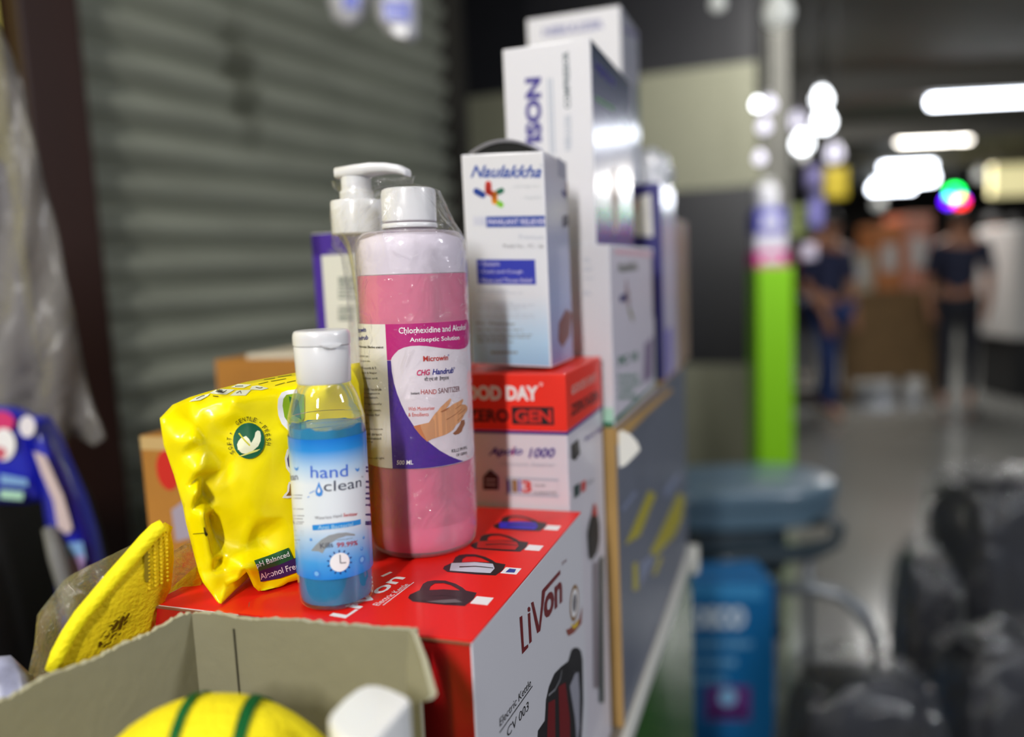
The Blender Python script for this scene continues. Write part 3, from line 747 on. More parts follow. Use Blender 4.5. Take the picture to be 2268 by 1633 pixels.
# white emblem box
zC = G(*hit_b(1352, 541, bG))[2]
bC2 = hit_a(1450, 700, 0.0)[1]
m_emb = card('emblem_side', (224, 218, 232), coat=0.55, coat_rough=0.12)
cb, cf, cr, ctp = carton('emblem_box', 'white box with green foot and small emblem on its side, under the purple lettered box', -0.125, -0.0004, bG + 0.0006, bC2, zG, zC, [m_white, m_white, m_white, m_emb, m_white, m_white])
pc = Print(cf, zb)
pc.lines(85, 175, [(505, 120), (520, 130), (560, 140), (575, 130), (620, 150), (700, 120), (712, 130)], 8, LGREY, seed=8)
pc.rect((200, 1380), (268, 1470), ink('pale_green', (170, 214, 190)), 1); pc.rect((200, 1462), (270, 1500), GRN, 2)
pc.build('front_print', cb)
pc = Print(cr, zb)
pc.poly([(265, 455), (480, 470), (480, 500), (265, 480)], ink('blush', (224, 176, 190)), 1)
pc.text('Naulakkha', (285, 590), (400, 575), (285, 530), ink('olive_grey', (104, 108, 92)), 1, bold=0.02, shear=0.3)
for a, b, w, m in (((300, 745), (335, 730), 0.006, NAVY), ((335, 650), (335, 760), 0.006, ink('dusty_rose', (150, 90, 96))), ((345, 700), (350, 780), 0.005, ink('rust', (120, 70, 40))), ((350, 800), (370, 860), 0.006, ink('olive', (130, 128, 72)))): pc.stroke([a, b], w, m, 1, True)
pc.text('PC 18', (290, 1140), (400, 1100), (290, 1080), GRN, 1, bold=0.04)
pc.poly([(500, 900), (545, 880), (545, 1235), (500, 1245)], ink('sage', (110, 146, 130)), 1); pc.poly([(480, 500), (530, 500), (525, 820), (490, 860)], ink('plum', (84, 62, 96)), 1)
pc.poly([(440, 1010), (490, 960), (490, 1200), (430, 1240)], ink('mauve2', (136, 120, 150)), 2)
pc.lines(285, 420, [(1190, 400), (1230, 420), (1270, 380), (1310, 400)], 12, ink('sage', (110, 146, 130)), seed=9)
pc.poly([(268, 1440), (500, 1235), (500, 1250), (268, 1475)], GRN, 2)
pc.build('side_print', cb)

# purple lettered box
zv = lambda x, y: (1090 + x / 4.8026, y / 4.8026)
bV = bG + 0.003
aV1 = hit_b(1312, 250, bV)[0]; aV0 = hit_b(1116.5, 200, bV)[0]; zV = hit_b(1307, 82, bV)[2]
bV2 = hit_a(1398, 330, aV1)[1]
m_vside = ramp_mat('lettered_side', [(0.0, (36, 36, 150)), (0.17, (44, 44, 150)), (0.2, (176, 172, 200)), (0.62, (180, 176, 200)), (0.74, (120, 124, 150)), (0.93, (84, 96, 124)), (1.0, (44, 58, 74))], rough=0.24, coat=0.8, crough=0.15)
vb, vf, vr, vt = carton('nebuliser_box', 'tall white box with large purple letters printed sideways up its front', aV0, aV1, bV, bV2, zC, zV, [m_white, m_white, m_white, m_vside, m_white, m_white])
pv = Print(vf, zv)
pv.text('VISON', (532, 1722), (521, 818), (362, 1722), ink('letter_violet', (50, 38, 132)), 1, bold=0.05)
for x in (607, 642): pv.rect((x, 830), (x + 9, 1640), LGREY, 1)
pv.text('COMPRESSOR', (835, 1150), (815, 545), (770, 1150), ink('slate_teal', (76, 92, 100)), 1, bold=0.03); pv.text('NEBULIZER', (842, 1600), (838, 1215), (775, 1600), LGREY, 1, bold=0.03)
pv.cv = lambda x, y: (1000 + x / 3.14, y / 3.14)
pv.build('front_print', vb)
pv = Print(vr, zv)
pv.text('VISON', (1088, 740), (1300, 935), (1088, 640), ink('letter_violet', (50, 38, 132)), 1, bold=0.04)
pv.poly([(1095, 1020), (1300, 1140), (1300, 1185), (1095, 1065)], ink('grass', (92, 140, 96)), 1)
pv.cv = zb
pv.ell((270, 170), 0.018, 0.03, ink('tan_blob', (196, 176, 170)), 1); pv.poly([(255, 110), (275, 100), (280, 180), (262, 190)], BROWN, 2)
pv.build('side_print', vb)

# navy box behind, and the upper white box standing on it
_, bE, _ = hit_a(1470, 700, 0.0); zE = hit_b(1440, 405, bE)[2]; bE2 = hit_a(1500, 700, 0.0)[1]
m_navy = card('navy_card', (34, 30, 118), coat=0.5); m_lil = card('lilac_side', (206, 200, 222), coat=0.6, coat_rough=0.12)
eb, ef, er, et = carton('navy_box', 'navy blue carton with white front panel, behind the white emblem box', -0.19, -0.0004, bE, bE2, zG, zE, [m_navy, m_navy, m_navy, m_lil, m_navy, m_navy])
pe = Print(ef, zb)
pe.poly([(375, 215), (400, 150), (475, 130), (490, 380), (370, 372)], WH, 1); pe.poly([(375, 180), (400, 160), (400, 210), (370, 260)], ink('peach', (206, 160, 150)), 2)
pe.build('front_print', eb)
pe = Print(er, zb); pe.poly([(565, 930), (600, 900), (600, 1210), (575, 1220)], ink('soft_violet', (120, 110, 190)), 1); pe.build('side_print', eb)
bT = bE + 0.004
aT1 = hit_b(1374, 60, bT)[0]; aT0 = hit_b(1168, 90, bT)[0]; zT_ = hit_b(1368, 12, bT)[2]; bT2 = min(hit_a(1458, 160, aT1)[1], bE2 + 0.002)
m_tside = card('upper_side', (198, 200, 216), rough=0.2, coat=1.0, coat_rough=0.08)
tb, tf, tr_, tt = carton('topmost_box', 'topmost white box with pale purple print, highest of the whole stack', aT0, aT1, bT, bT2, zE, zT_, [m_white, m_white, m_white, m_tside, m_white, m_white])
pt2 = Print(tf, zv); pt2.text('NEBULIZER', (540, 395), (1190, 300), (540, 300), ink('pale_violet', (140, 140, 176)), 1, bold=0.06); pt2.build('front_print', tb)
pt2 = Print(tr_, zv); pt2.text('VISON', (1385, 330), (1630, 480), (1385, 240), ink('pale_violet2', (110, 104, 140)), 1, bold=0.05)
pt2.cv = zv; pt2.poly([(1520, 930), (1560, 860), (1600, 900), (1625, 1060), (1600, 1300), (1560, 1400), (1520, 1200)], ink('dark_leaf', (62, 82, 70)), 1); pt2.build('side_print', tb)
# brown carton at the far end with a clear bag on it
bF = bE2 + 0.004; bF2 = max(hit_a(1550, 700, 0.0)[1], bF + 0.04); bF2 = min(bF2, BFAR + 0.06)
zF = G(*hit_a(1520, 492, 0.0))[2]
m_brn = card('brown_card', (150, 126, 112), rough=0.45, coat=0.4, coat_rough=0.2, vary=0.15, vscale=30)
fb, ff, fr_, ft = carton('brown_box', 'brown carton at the far end of the counter, next to the navy box', -0.16, -0.0004, bF, bF2, zG, zF, m_brn)
bm = bmesh.new(); c = G(-0.052, (bF + bF2) / 2 + 0.012, zF + 0.052); add_blob(bm, (0, 0, 0), (0.036, max((bF2 - bF) / 2 - 0.01, 0.028), 0.046), 4, 0.25, 3.0, 2.0, squash=0.6)
bm.transform(Matrix.Translation(c) @ Matrix.Rotation(PSI, 4, 'Z'))
o = obj('plastic_bag', bm, mat('silvery_film', (214, 216, 220), 0.12, coat=1.0, coat_rough=0.03, bump=0.5, bscale=25), smooth=True)
tag(o, 'shiny crumpled clear bag of packets lying on the brown carton', 'bag'); rebase(o, c)

# ------------------------------------------------------------------ cartons behind the yellow pack
m_offw = card('offwhite_card', (212, 212, 200))
pH = P(705, 620, 0.655); zH = P(700, 517, 0.655).z
aH, bH = (pH - ORG0).dot(EX), (pH - ORG0).dot(EY)
hb, hf, hr, ht = carton('purple_box', 'white box with purple borders standing behind the pump bottle', aH - 0.004, aH + 0.078, bH, bH + 0.05, ZT, zH, m_offw)
ph = Print(hf, lambda x, y: (600 + x / 3.71, 420 + y / 3.71))
PB = ink('border_purple', (66, 36, 140))
a_ = hf.px(697, 517); w_ = 0.082
ph.raw([(0, 0), (0.0085, 0), (0.0085, zH - ZT), (0, zH - ZT)], PB, 0); ph.raw([(0, zH - ZT - 0.018), (w_, zH - ZT - 0.018), (w_, zH - ZT), (0, zH - ZT)], PB, 0)
ph.text('UPPER', (475, 530), (600, 525), (475, 495), GREY, 1, bold=0.02)
ph.lines(555, 690, [(720, 680), (740, 690), (765, 660), (790, 690), (820, 690), (850, 660), (880, 690), (960, 690), (985, 680), (1010, 690), (1040, 680), (1060, 690)], 16, ink('print_green_grey', (92, 104, 96)), seed=12)
ph.build('front_print', hb)
pK = P(312, 1000, 0.66); aK, bK = (pK - ORG0).dot(EX), (pK - ORG0).dot(EY); zK = P(312, 965, 0.66).z
kb2, kf2, kr2, kt2 = carton('orange_carton', 'orange brown carton with a red dot behind the yellow pack', aK, aK + 0.11, bK, bK + 0.09, ZT, zK, m_kraftd)
pk = Print(kf2); pk.ell((372, 1042), 0.012, 0.017, RED, 1); pk.poly([(380, 1130), (420, 1100), (430, 1190), (390, 1200)], ink('grey_lilac', (160, 150, 170)), 1)
pk.raw([(0, zK - ZT - 0.012), (0.11, zK - ZT - 0.012), (0.11, zK - ZT), (0, zK - ZT)], ink('tape', (190, 160, 110)), 0)
pk.build('front_print', kb2)
pJ = P(478, 830, 0.88); aJ, bJ = (pJ - ORG0).dot(EX), (pJ - ORG0).dot(EY); zJ = P(500, 796, 0.88).z
jb, jf, jr, jt = carton('tan_carton', 'tan cardboard carton in front of the shutter with white paper on top', aJ, aJ + 0.16, bJ, bJ + 0.12, ZT, zJ, m_kraftd)
bm = bmesh.new(); add_box(bm, G(aJ + 0.1, bJ + 0.05), EX, EY, 0.058, 0.05, zJ, zJ + 0.006, bevel=0.002)
o = tag(obj('paper_stack', bm, mat('cream_paper', (206, 196, 178), 0.7)), 'flat cream paper lying on the tan carton', 'paper'); rebase(o, G(aJ + 0.1, bJ + 0.05, zJ))

# ================================================================== the bottles
def fit_round(uL, uR, v, ub, vb_, z):
    f = Pz(ub, vb_, z); a, b = ray(uL, v), ray(uR, v)
    aL, aR_ = math.atan2(a.x, a.y), math.atan2(b.x, b.y); s = math.sin((aR_ - aL) / 2); th = (aL + aR_) / 2
    Df = math.hypot(f.x, f.y); r = Df * s / (1 - s); D = Df + r
    return Vector((D * math.sin(th), D * math.cos(th), 0)), r
# pink sanitiser bottle with shrink-wrapped pump
cP, rP = fit_round(804, 1046, 950, 936, 1243, LZ)
zp = lambda v, u=920: P(u, v, cP.y).z
pxm = cP.y / FPX
pb_ = thing('sanitiser_bottle', 'large pink hand sanitiser bottle shrink wrapped together with a white pump', 'bottle', (cP.x, cP.y, LZ))
zs, zn = zp(556), zp(512)
m_shell = film('milky_plastic', (240, 226, 240), opacity=0.22, rough=0.13, gloss=0.8, bump=0.03)
m_pink = mat('pink_liquid', (234, 34, 116), 0.25, sss=0.3, coat=0.2)
bm = bmesh.new()
rn = 57 * pxm
prof = [(rP * 0.80, LZ), (rP * 0.9, LZ + 0.0008), (rP * 0.965, LZ + 0.004), (rP * 0.995, LZ + 0.010), (rP, LZ + 0.016), (rP, zp(1085)), (rP * 0.994, zp(1080)), (rP, zp(1074)), (rP, zs - 0.002)]
prof += smooth_profile([(rP, zs - 0.002), (rP * 0.99, zs + 0.004), (rP * 0.93, zs + 0.0085), (rP * 0.8, zs + 0.0115), (rn * 1.12, zn - 0.0012), (rn, zn), (rn, zp(486))], 4)[1:]
add_lathe(bm, cP, prof, 96, cap1=False); obj('bottle_body', bm, m_shell, pb_, smooth=True)
zl = zp(608)
bm = bmesh.new(); add_lathe(bm, cP, [(rP * 0.7, LZ + 0.0012), (rP * 0.93, LZ + 0.004), (rP * 0.972, LZ + 0.012), (rP * 0.975, LZ + 0.016), (rP * 0.975, zl)], 96); obj('liquid', bm, m_pink, pb_, smooth=True, autosmooth=0.7)
bm = bmesh.new(); add_lathe(bm, cP, [(rP * 0.972, zl + 0.0005), (rP * 0.972, zs - 0.001), (rP * 0.9, zs + 0.007), (rP * 0.6, zs + 0.0105)], 64, cap0=False, cap1=False); obj('inner_wall', bm, mat('milky_wall', (232, 224, 236), 0.5), pb_, smooth=True)
m_pwhite = mat('white_plastic', (220, 219, 221), 0.28, coat=0.4, coat_rough=0.05, sss=0.1)
rc = 59 * pxm; zc0, zc1 = zp(492), zp(418)
bm = bmesh.new(); add_lathe(bm, cP, [(rc * 0.97, zc0), (rc, zc0 + 0.0006), (rc, zc1 - 0.003), (rc * 0.975, zc1 - 0.0008), (rc * 0.9, zc1)], 180, rfun=lambda r, z, th: r * (1 + (0.009 if (zc0 + 0.0012 < z < zc1 - 0.001 and int(th * 180 / (2 * math.pi) + 0.5) % 2) else 0)))
obj('screw_cap', bm, m_pwhite, pb_, smooth=True, autosmooth=0.5, label='ribbed white screw cap')
bm = bmesh.new(); add_lathe(bm, cP, [(rn * 1.04, zp(506)), (rn * 1.06, zp(504)), (rn * 1.06, zp(496)), (rn * 1.0, zp(495))], 64, cap0=False, cap1=False); obj('neck_ring', bm, m_pwhite, pb_, smooth=True)
# label
rd = Round(cP, rP + 0.0003)
zh = lambda x, y: (830 + x / 4.5354, 700 + y / 4.5354)
pl_ = Print(rd, zh)
m_lab = mat('label_white', (224, 214, 222), 0.35, coat=0.3); m_labL = mat('label_white_back', (226, 222, 218), 0.35, coat=0.3)
uA = rd.px(857, 870).x; uB = rP * math.radians(82); z0l, z1l = rd.px(858, 1038).y, rd.px(858, 719).y
m_dummy = None
rr_ = 0.006
cornerR = [(uB - rr_ + rr_ * math.cos(t), z1l - rr_ + rr_ * math.sin(t)) for t in [i * math.pi / 12 for i in range(7)]]
cornerB = [(uB - rr_ + rr_ * math.sin(t), z0l + rr_ - rr_ * math.cos(t)) for t in [i * math.pi / 12 for i in range(7)]]
pl_.raw([(uA, z0l)] + cornerB + cornerR + [(uA, z1l)], m_lab, 0)
uZ = -rP * math.radians(112)
pl_.raw([(uZ, z0l), (uA, z0l), (uA, z1l), (uZ, z1l)], m_labL, 0)
# magenta head with wave, violet swoosh
wave = [(140, 448), (150, 420), (175, 385), (215, 345), (270, 318), (340, 303), (420, 298), (500, 302), (580, 312), (660, 322), (740, 330), (820, 332), (870, 322), (900, 300), (915, 270)]
wq = [pl_.q(p) for p in wave]
top = [(uA, z1l)]; right = cornerR
wq2 = [(uA, wq[0].y)] + [(q.x, q.y) for q in wq if q.x > uA]
last = wq2[-1]
pl_.raw(wq2 + [(uB - 0.001, (last[1] + 0.003)), (uB, z1l - rr_)] + cornerR[1:] + [(uA, z1l)], MAG, 1)
sw = [(140, 452), (150, 560), (175, 680), (205, 780), (250, 890), (300, 990), (370, 1095), (450, 1190), (540, 1275), (640, 1350), (740, 1405), (830, 1440), (880, 1458)]
sq = [pl_.q(p) for p in sw]
pl_.raw([(uA, z0l), (sq[-1].x, z0l + 0.0003)] + [(q.x, max(q.y, z0l + 0.0004)) for q in sq[::-1] if q.x > uA] + [(uA, sq[0].y)], ink('swoosh_violet', (70, 28, 142)), 1)
pl_.text('Chlorhexidine and Alcohol', (218, 180), (882, 134), (216, 118), WH, 3, bold=0.008)
pl_.text('Antiseptic Solution', (328, 276), (822, 246), (328, 218), WH, 3, bold=0.008)
RB = ink('rust_red', (176, 40, 26)); DB = ink('deep_blue', (36, 40, 128))
pl_.text('Microwin', (464, 458), (712, 440), (462, 402), RB, 3, bold=0.02); pl_.text('®', (706, 402), (724, 400), (706, 382), DB, 3)
pl_.text('CHG', (402, 600), (536, 592), (402, 542), ink('crimson', (196, 20, 90)), 3, bold=0.025, shear=0.25)
pl_.text('Handrub', (556, 590), (768, 570), (556, 532), DB, 3, bold=0.025, shear=0.25); pl_.text('®', (764, 534), (782, 532), (764, 510), DB, 3)
pl_.text('सी.एच.जी  हैण्डरब', (478, 668), (722, 648), (478, 612), K, 3, bold=0.006)
pl_.text('Instant', (345, 790), (432, 786), (345, 766), K, 3, bold=0.015)
pl_.text('HAND', (444, 786), (600, 782), (444, 738), RB, 3); pl_.text('SANITIZER', (618, 778), (832, 752), (618, 724), ink('dusk_red', (110, 56, 60)), 3)
pl_.text('With Moisturiser', (320, 954), (586, 940), (320, 916), ink('orange_red', (206, 66, 40)), 3); pl_.text('& Emollients', (322, 1012), (524, 1004), (322, 974), ink('orange_red', (206, 66, 40)), 3)
pl_.text('500 ML', (212, 1496), (376, 1492), (212, 1452), WH, 3, bold=0.015, shear=0.15)
pl_.text('KILLS 99.99%', (760, 1370), (912, 1332), (760, 1336), K, 3); pl_.text('OF GERMS', (804, 1408), (912, 1382), (804, 1380), K, 3)
# printed picture of rubbing hands
pl_.poly([(768, 1176), (800, 1145), (838, 1085), (852, 1045), (884, 1036), (888, 1080), (868, 1120), (858, 1155), (830, 1180), (790, 1192)], SKIN2, 2)
pl_.poly([(372, 1108), (440, 1090), (526, 1070), (560, 1020), (590, 975), (616, 950), (640, 915), (690, 868), (736, 824), (748, 836), (738, 868), (716, 905), (690, 930), (730, 912), (770, 880), (830, 850), (864, 828), (868, 846), (850, 884), (890, 886), (910, 906), (912, 936), (896, 965), (878, 990), (866, 1018), (840, 1060), (800, 1090), (770, 1140), (740, 1164), (690, 1192), (620, 1215), (560, 1235), (512, 1262), (450, 1205), (404, 1150)], SKIN, 3)
pl_.poly([(640, 960), (690, 930), (730, 912), (700, 945), (660, 965)], SKIN2, 4)
for L in ([(790, 930), (850, 884)], [(820, 985), (890, 930)], [(810, 1050), (870, 990)], [(700, 1040), (790, 985), (850, 930)]): pl_.stroke(L, 0.0004, SKIN2, 4)
pl_.poly([(372, 1108), (440, 1090), (450, 1130), (512, 1262), (450, 1205), (404, 1150)], ink('skin_fold', (190, 118, 76)), 4)
# back panel print at the left
zq = lambda x, y: (620 + x / 2.333, 680 + y / 2.333); pl_.cv = zq
pl_.text('Microwin', (330, 142), (434, 132), (330, 116), DB, 3, bold=0.02); pl_.text('Handrub', (356, 180), (446, 172), (356, 156), DB, 3, bold=0.02, shear=0.2)
pl_.text('Broad antimicrobial. Effective against', (270, 222), (524, 220), (270, 206), K, 3, bold=0.02)
for y, x1, s in ((265, 452, 'Directions for use :'), (292, 458, 'Apply to hands & skin.'), (326, 488, 'Rub for 30 seconds & 5'), (352, 494, 'for bacteria & finger'), (380, 494, 'tips of surfaces and'), (436, 516, 'Microwin CHG handrub'), (458, 508, 'on skin regions'), (478, 502, 'before incision.'), (512, 520, 'dry. Rub vigorously'), (544, 516, 'hands until over clean,'), (568, 510, 'from to elbows for'), (610, 452, 'Caution :'), (642, 528, 'keep away from other chemicals.'), (668, 522, 'and avoid direct'), (690, 518, 'uncontaminated'), (708, 476, 'drying by'), (792, 538, 'away from heat and light.')):
    pl_.text(s, (330, y), (x1, y - 2), (330, y - 12), ink('print_black', (52, 48, 50)), 3)
pl_.build('label', pb_)

# the pump
cU = P(785, 480, 0.525); cU.z = 0
zu = lambda v: P(785, v, cU.y).z
um = cU.y / FPX
pump = None
bm = bmesh.new()
add_lathe(bm, cU, smooth_profile([(31 * um, zu(447)), (36 * um, zu(446)), (36.5 * um, zu(427)), (33 * um, zu(424)), (32.5 * um, zu(395))], 3), 40)
# head with spout
hd = Vector((1, -0.32, 0)).normalized(); hs = Vector((-hd.y, hd.x, 0))
secs = [(-0.0125, 0.0058, zu(397), zu(373)), (-0.011, 0.0085, zu(398), zu(371)), (0.002, 0.0105, zu(399), zu(368)), (0.013, 0.0095, zu(393), zu(366)), (0.024, 0.0078, zu(392), zu(369)), (0.032, 0.0066, zu(396), zu(375)), (0.0365, 0.0056, zu(402), zu(384)), (0.0372, 0.0040, zu(401), zu(389))]
rings = []
for s, hw_, za_, zb_ in secs:
    c_ = cU + hd * s; ring = []
    for k in range(16):
        th = 2 * math.pi * k / 16; cx_, sy_ = math.cos(th), math.sin(th)
        ring.append(bm.verts.new(c_ + hs * (hw_ * math.copysign(abs(cx_) ** 0.55, cx_)) + EZ * ((za_ + zb_) / 2 + (zb_ - za_) / 2 * math.copysign(abs(sy_) ** 0.55, sy_))))
    rings.append(ring)
for A, B in zip(rings, rings[1:]):
    for k in range(16): bm.faces.new((A[k], A[(k + 1) % 16], B[(k + 1) % 16], B[k]))
bm.faces.new(rings[0][::-1]); bm.faces.new(rings[-1]); bmesh.ops.recalc_face_normals(bm, faces=bm.faces)
pump = obj('pump', bm, m_pwhite, pb_, smooth=True, autosmooth=0.9, label='white pump head with curved spout, wrapped beside the bottle')
bm = bmesh.new(); rk = 58 * um
add_lathe(bm, cU, [(rk * 0.96, zu(522)), (rk, zu(519)), (rk, zu(452)), (rk * 0.97, zu(447)), (rk * 0.62, zu(446))], 64); obj('collar', bm, m_pwhite, pump, smooth=True, autosmooth=0.6)
m_tubec = film('clear_tube', (196, 192, 176), opacity=0.4, rough=0.1, gloss=1.3, bump=0.0)
bm = bmesh.new(); add_lathe(bm, cU, smooth_profile([(46 * um, zu(522)), (40 * um, zu(532)), (28 * um, zu(556)), (22 * um, zu(590)), (17 * um, zu(640)), (14 * um, zu(700)), (13 * um, zu(800)), (13 * um, LZ + 0.003)], 4), 32, cap0=False); obj('dip_tube', bm, m_tubec, pump, smooth=True)
# shrink film over bottle and pump
m_film = film('shrink_film', (240, 240, 244), opacity=0.012, rough=0.06, gloss=1.1, bump=0.75, bscale=38, cap=0.24)
def ring_pts(c, r, n=40): return [Vector((c.x + r * math.cos(2 * math.pi * k / n), c.y + r * math.sin(2 * math.pi * k / n))) for k in range(n)]
def hull_loop(pts, n=72):
    idx = convex_hull_2d(pts); h = [pts[i] for i in idx]; cen = sum(h, Vector((0, 0))) / len(h)
    out = []
    for k in range(n):
        d = Vector((math.cos(2 * math.pi * k / n), math.sin(2 * math.pi * k / n))); best = 0
        for i in range(len(h)):
            a = h[i] - cen; b = h[(i + 1) % len(h)] - cen; e = b - a; den = d.x * e.y - d.y * e.x
            if abs(den) < 1e-12: continue
            t = (a.x * e.y - a.y * e.x) / den; u = (a.x * d.y - a.y * d.x) / den
            if t > 0 and -1e-6 <= u <= 1 + 1e-6: best = max(best, t)
        out.append(cen + d * best)
    return out
tip = cU + hd * 0.0372; tail = cU - hd * 0.0125
lev = [(LZ + 0.02, rP, 0.010, 0, 0), (zp(800), rP, 0.010, 0, 0), (zp(640), rP, 0.010, 0, 0), (zp(560), rP, 0.012, 0, 0), (zp(535), rP * 0.985, 0.0175, 0, 0), (zp(515), rP * 0.9, rk, 0, 0), (zp(492), rP * 0.78, rk, 0, 0), (zp(455), rP * 0.66, rk, 0, 0), (zp(425), rP * 0.56, 36 * um, 0.3, 0.2), (zp(413), rc * 0.8, 35 * um, 0.6, 0.4), (zp(398), 0, 33 * um, 0.95, 0.9), (zp(380), 0, 20 * um, 1.0, 1.0)]
bm = bmesh.new(); rings = []
for z, rb_, ru_, ht_, hb_ in lev:
    pts = []
    if rb_: pts += ring_pts(cP, rb_ + 0.0007)
    pts += ring_pts(cU, ru_ + 0.0007)
    if ht_: pts += ring_pts(cU + (tip - cU) * ht_, 0.004) + ring_pts(cU + (tail - cU) * hb_, 0.005)
    rings.append([bm.verts.new((p.x, p.y, z)) for p in hull_loop(pts)])
for A, B in zip(rings, rings[1:]):
    for k in range(72): bm.faces.new((A[k], A[(k + 1) % 72], B[(k + 1) % 72], B[k]))
obj('shrink_film', bm, m_film, pb_, smooth=True, label='clear crinkled shrink film')
pb_.rotation_euler = (0, 0.011, 0)

# ------------------------------------------------------------------ blue gel bottle
cH, rH = fit_round(647.5, 818.5, 1150, 743, 1357, LZ)
zq_ = lambda v, u=725: P(u, v, cH.y).z
hm = cH.y / FPX
hc = thing('gel_bottle', 'small clear bottle of blue hand gel with white flip cap, in front', 'bottle', (cH.x, cH.y, LZ))
m_clear = film('clear_plastic', (240, 246, 250), opacity=0.03, rough=0.03, gloss=1.6, bump=0.0)
m_gel = mat('blue_gel', (0, 160, 226), 0.04, trans=0.42, ior=1.34)
zcap0 = zq_(846); z_sh = zq_(930)
outer = smooth_profile([(rH * 0.86, LZ + 0.0002), (rH * 0.95, LZ + 0.0012), (rH * 0.99, LZ + 0.004), (rH, LZ + 0.007)], 4) + smooth_profile([(rH, LZ + 0.02), (rH, z_sh - 0.006), (rH * 0.985, z_sh + 0.002), (rH * 0.94, zq_(905)), (rH * 0.86, zq_(880)), (rH * 0.77, zq_(862)), (rH * 0.70, zq_(853)), (rH * 0.68, zcap0 + 0.001)], 5)
bm = bmesh.new(); add_lathe(bm, cH, outer, 80, cap1=False); obj('bottle_body', bm, m_clear, hc, smooth=True)
zgl = zq_(945)
bm = bmesh.new(); add_lathe(bm, cH, [(rH * 0.80, LZ + 0.0018), (rH * 0.93, LZ + 0.003), (rH * 0.965, LZ + 0.006), (rH * 0.967, LZ + 0.01), (rH * 0.967, zgl - 0.001), (rH * 0.955, zgl)], 80)
for v in bm.verts:
    if v.co.z > zgl - 0.003: v.co.z += 0.0035 * max(0, noise.noise(Vector((v.co.x * 120, v.co.y * 120, 2.0)))) + 0.001
obj('gel', bm, m_gel, hc, smooth=True, autosmooth=0.7, label='clear blue gel')
# flip cap
rk1, rk0 = 63 * hm, 59.5 * hm
zt0, zt1, zsm = zcap0, zq_(729), zq_(764)
bm = bmesh.new(); add_lathe(bm, cH, [(rk0 * 0.97, zt0), (rk0, zt0 + 0.0006), (rk1 * 0.985, zsm - 0.0006), (rk1 * 0.965, zsm)], 64); cap = obj('flip_cap', bm, m_pwhite, hc, smooth=True, autosmooth=0.6, label='white flip cap')
bm = bmesh.new(); add_lathe(bm, cH, [(rk1 * 0.97, zsm + 0.0002), (rk1 * 1.0, zsm + 0.0005)] + smooth_profile([(rk1 * 1.0, zsm + 0.0006), (rk1 * 1.0, zt1 - 0.0035), (rk1 * 0.96, zt1 - 0.0012), (rk1 * 0.86, zt1 - 0.0002), (rk1 * 0.5, zt1), (0.0004, zt1)], 5), 64)
obj('cap_lid', bm, m_pwhite, cap, smooth=True, autosmooth=0.9)
bm = bmesh.new(); th = math.radians(30); c_ = cH + Vector((math.sin(th), -math.cos(th), 0)) * (rk1 * 0.98); tv = Vector((math.cos(th), math.sin(th), 0)); nv = Vector((math.sin(th), -math.cos(th), 0))
pts = [c_ + tv * (0.0062 * x) + EZ * (zsm + z) for x, z in ((-1, 0.0012), (-0.6, -0.0002), (0, -0.0012), (0.6, -0.0004), (1, 0.0012), (0.6, 0.0016), (-0.6, 0.0016))]
add_prism(bm, pts, nv * 0.0014); bmesh.ops.bevel(bm, geom=bm.edges[:], offset=0.0004, segments=2, affect='EDGES'); obj('thumb_tab', bm, m_pwhite, cap)
# label
rg = Round(cH, rH + 0.0002)
zg = lambda x, y: (630 + x / 3.6286, 920 + y / 3.6286)
g = Print(rg, zg)
m_glab = ramp_mat('gel_label', [(0.0, (30, 128, 214)), (0.12, (70, 156, 226)), (0.28, (170, 200, 232)), (0.4, (224, 230, 236)), (0.68, (226, 232, 238)), (0.80, (176, 206, 236)), (0.92, (44, 142, 220)), (1.0, (20, 116, 206))], rough=0.3, coat=0.4)
uc = rg.px(735, 1100).x
zl0, zl1 = rg.px(735, 1285).y, rg.px(735, 972).y
span = rH * math.radians(165)
bm = bmesh.new()
rows = []
for j in range(2):
    rows.append([bm.verts.new(rg.at(uc - span + 2 * span * k / 72, zl0 + (zl1 - zl0) * j, 0.00005)) for k in range(73)])
for k in range(72): bm.faces.new((rows[0][k], rows[0][k + 1], rows[1][k + 1], rows[1][k]))
lab = obj('label', bm, m_glab, hc, smooth=True)
g.text('hand', (198, 505), (496, 488), (198, 408), ink('hand_blue', (74, 112, 206)), 1, bold=0.006); g.text('clean', (304, 612), (604, 570), (304, 528), ink('clean_grey', (70, 74, 92)), 1, bold=0.0)
g.text('™', (600, 500), (618, 497), (600, 488), GREY, 1)
g.poly([(264, 534), (280, 575), (298, 610), (290, 645), (268, 655), (245, 645), (236, 612), (250, 575)], ink('drop_blue', (70, 140, 216)), 1); g.poly([(265, 575), (278, 610), (264, 628), (252, 610)], WH, 2)
for cx_, cy_ in ((570, 434), (84, 432)): g.poly([(cx_ - 18, cy_ - 14), (cx_, cy_ - 2), (cx_ + 16, cy_ - 18), (cx_ + 14, cy_ + 6), (cx_ + 2, cy_ + 18), (cx_ - 12, cy_ + 6)], ink('drop_blue', (70, 140, 216)), 1)
g.stroke([(190, 630), (230, 608)], 0.0004, ink('drop_blue', (70, 140, 216)), 1); g.stroke([(175, 662), (190, 655)], 0.0004, ink('drop_blue', (70, 140, 216)), 1)
g.text('Waterless Hand', (236, 838), (452, 815), (236, 812), GREY, 1); g.text('Sanitizer', (462, 814), (576, 802), (462, 786), RED, 1, bold=0.01)
g.poly([(216, 884), (330, 872), (450, 858), (602, 832), (604, 872), (470, 900), (330, 918), (220, 926)], ink('bar_sky', (42, 140, 216)), 1); g.text('Anti Bacterial', (262, 916), (540, 888), (262, 884), ink('bar_pale', (160, 206, 236)), 2, bold=0.01)
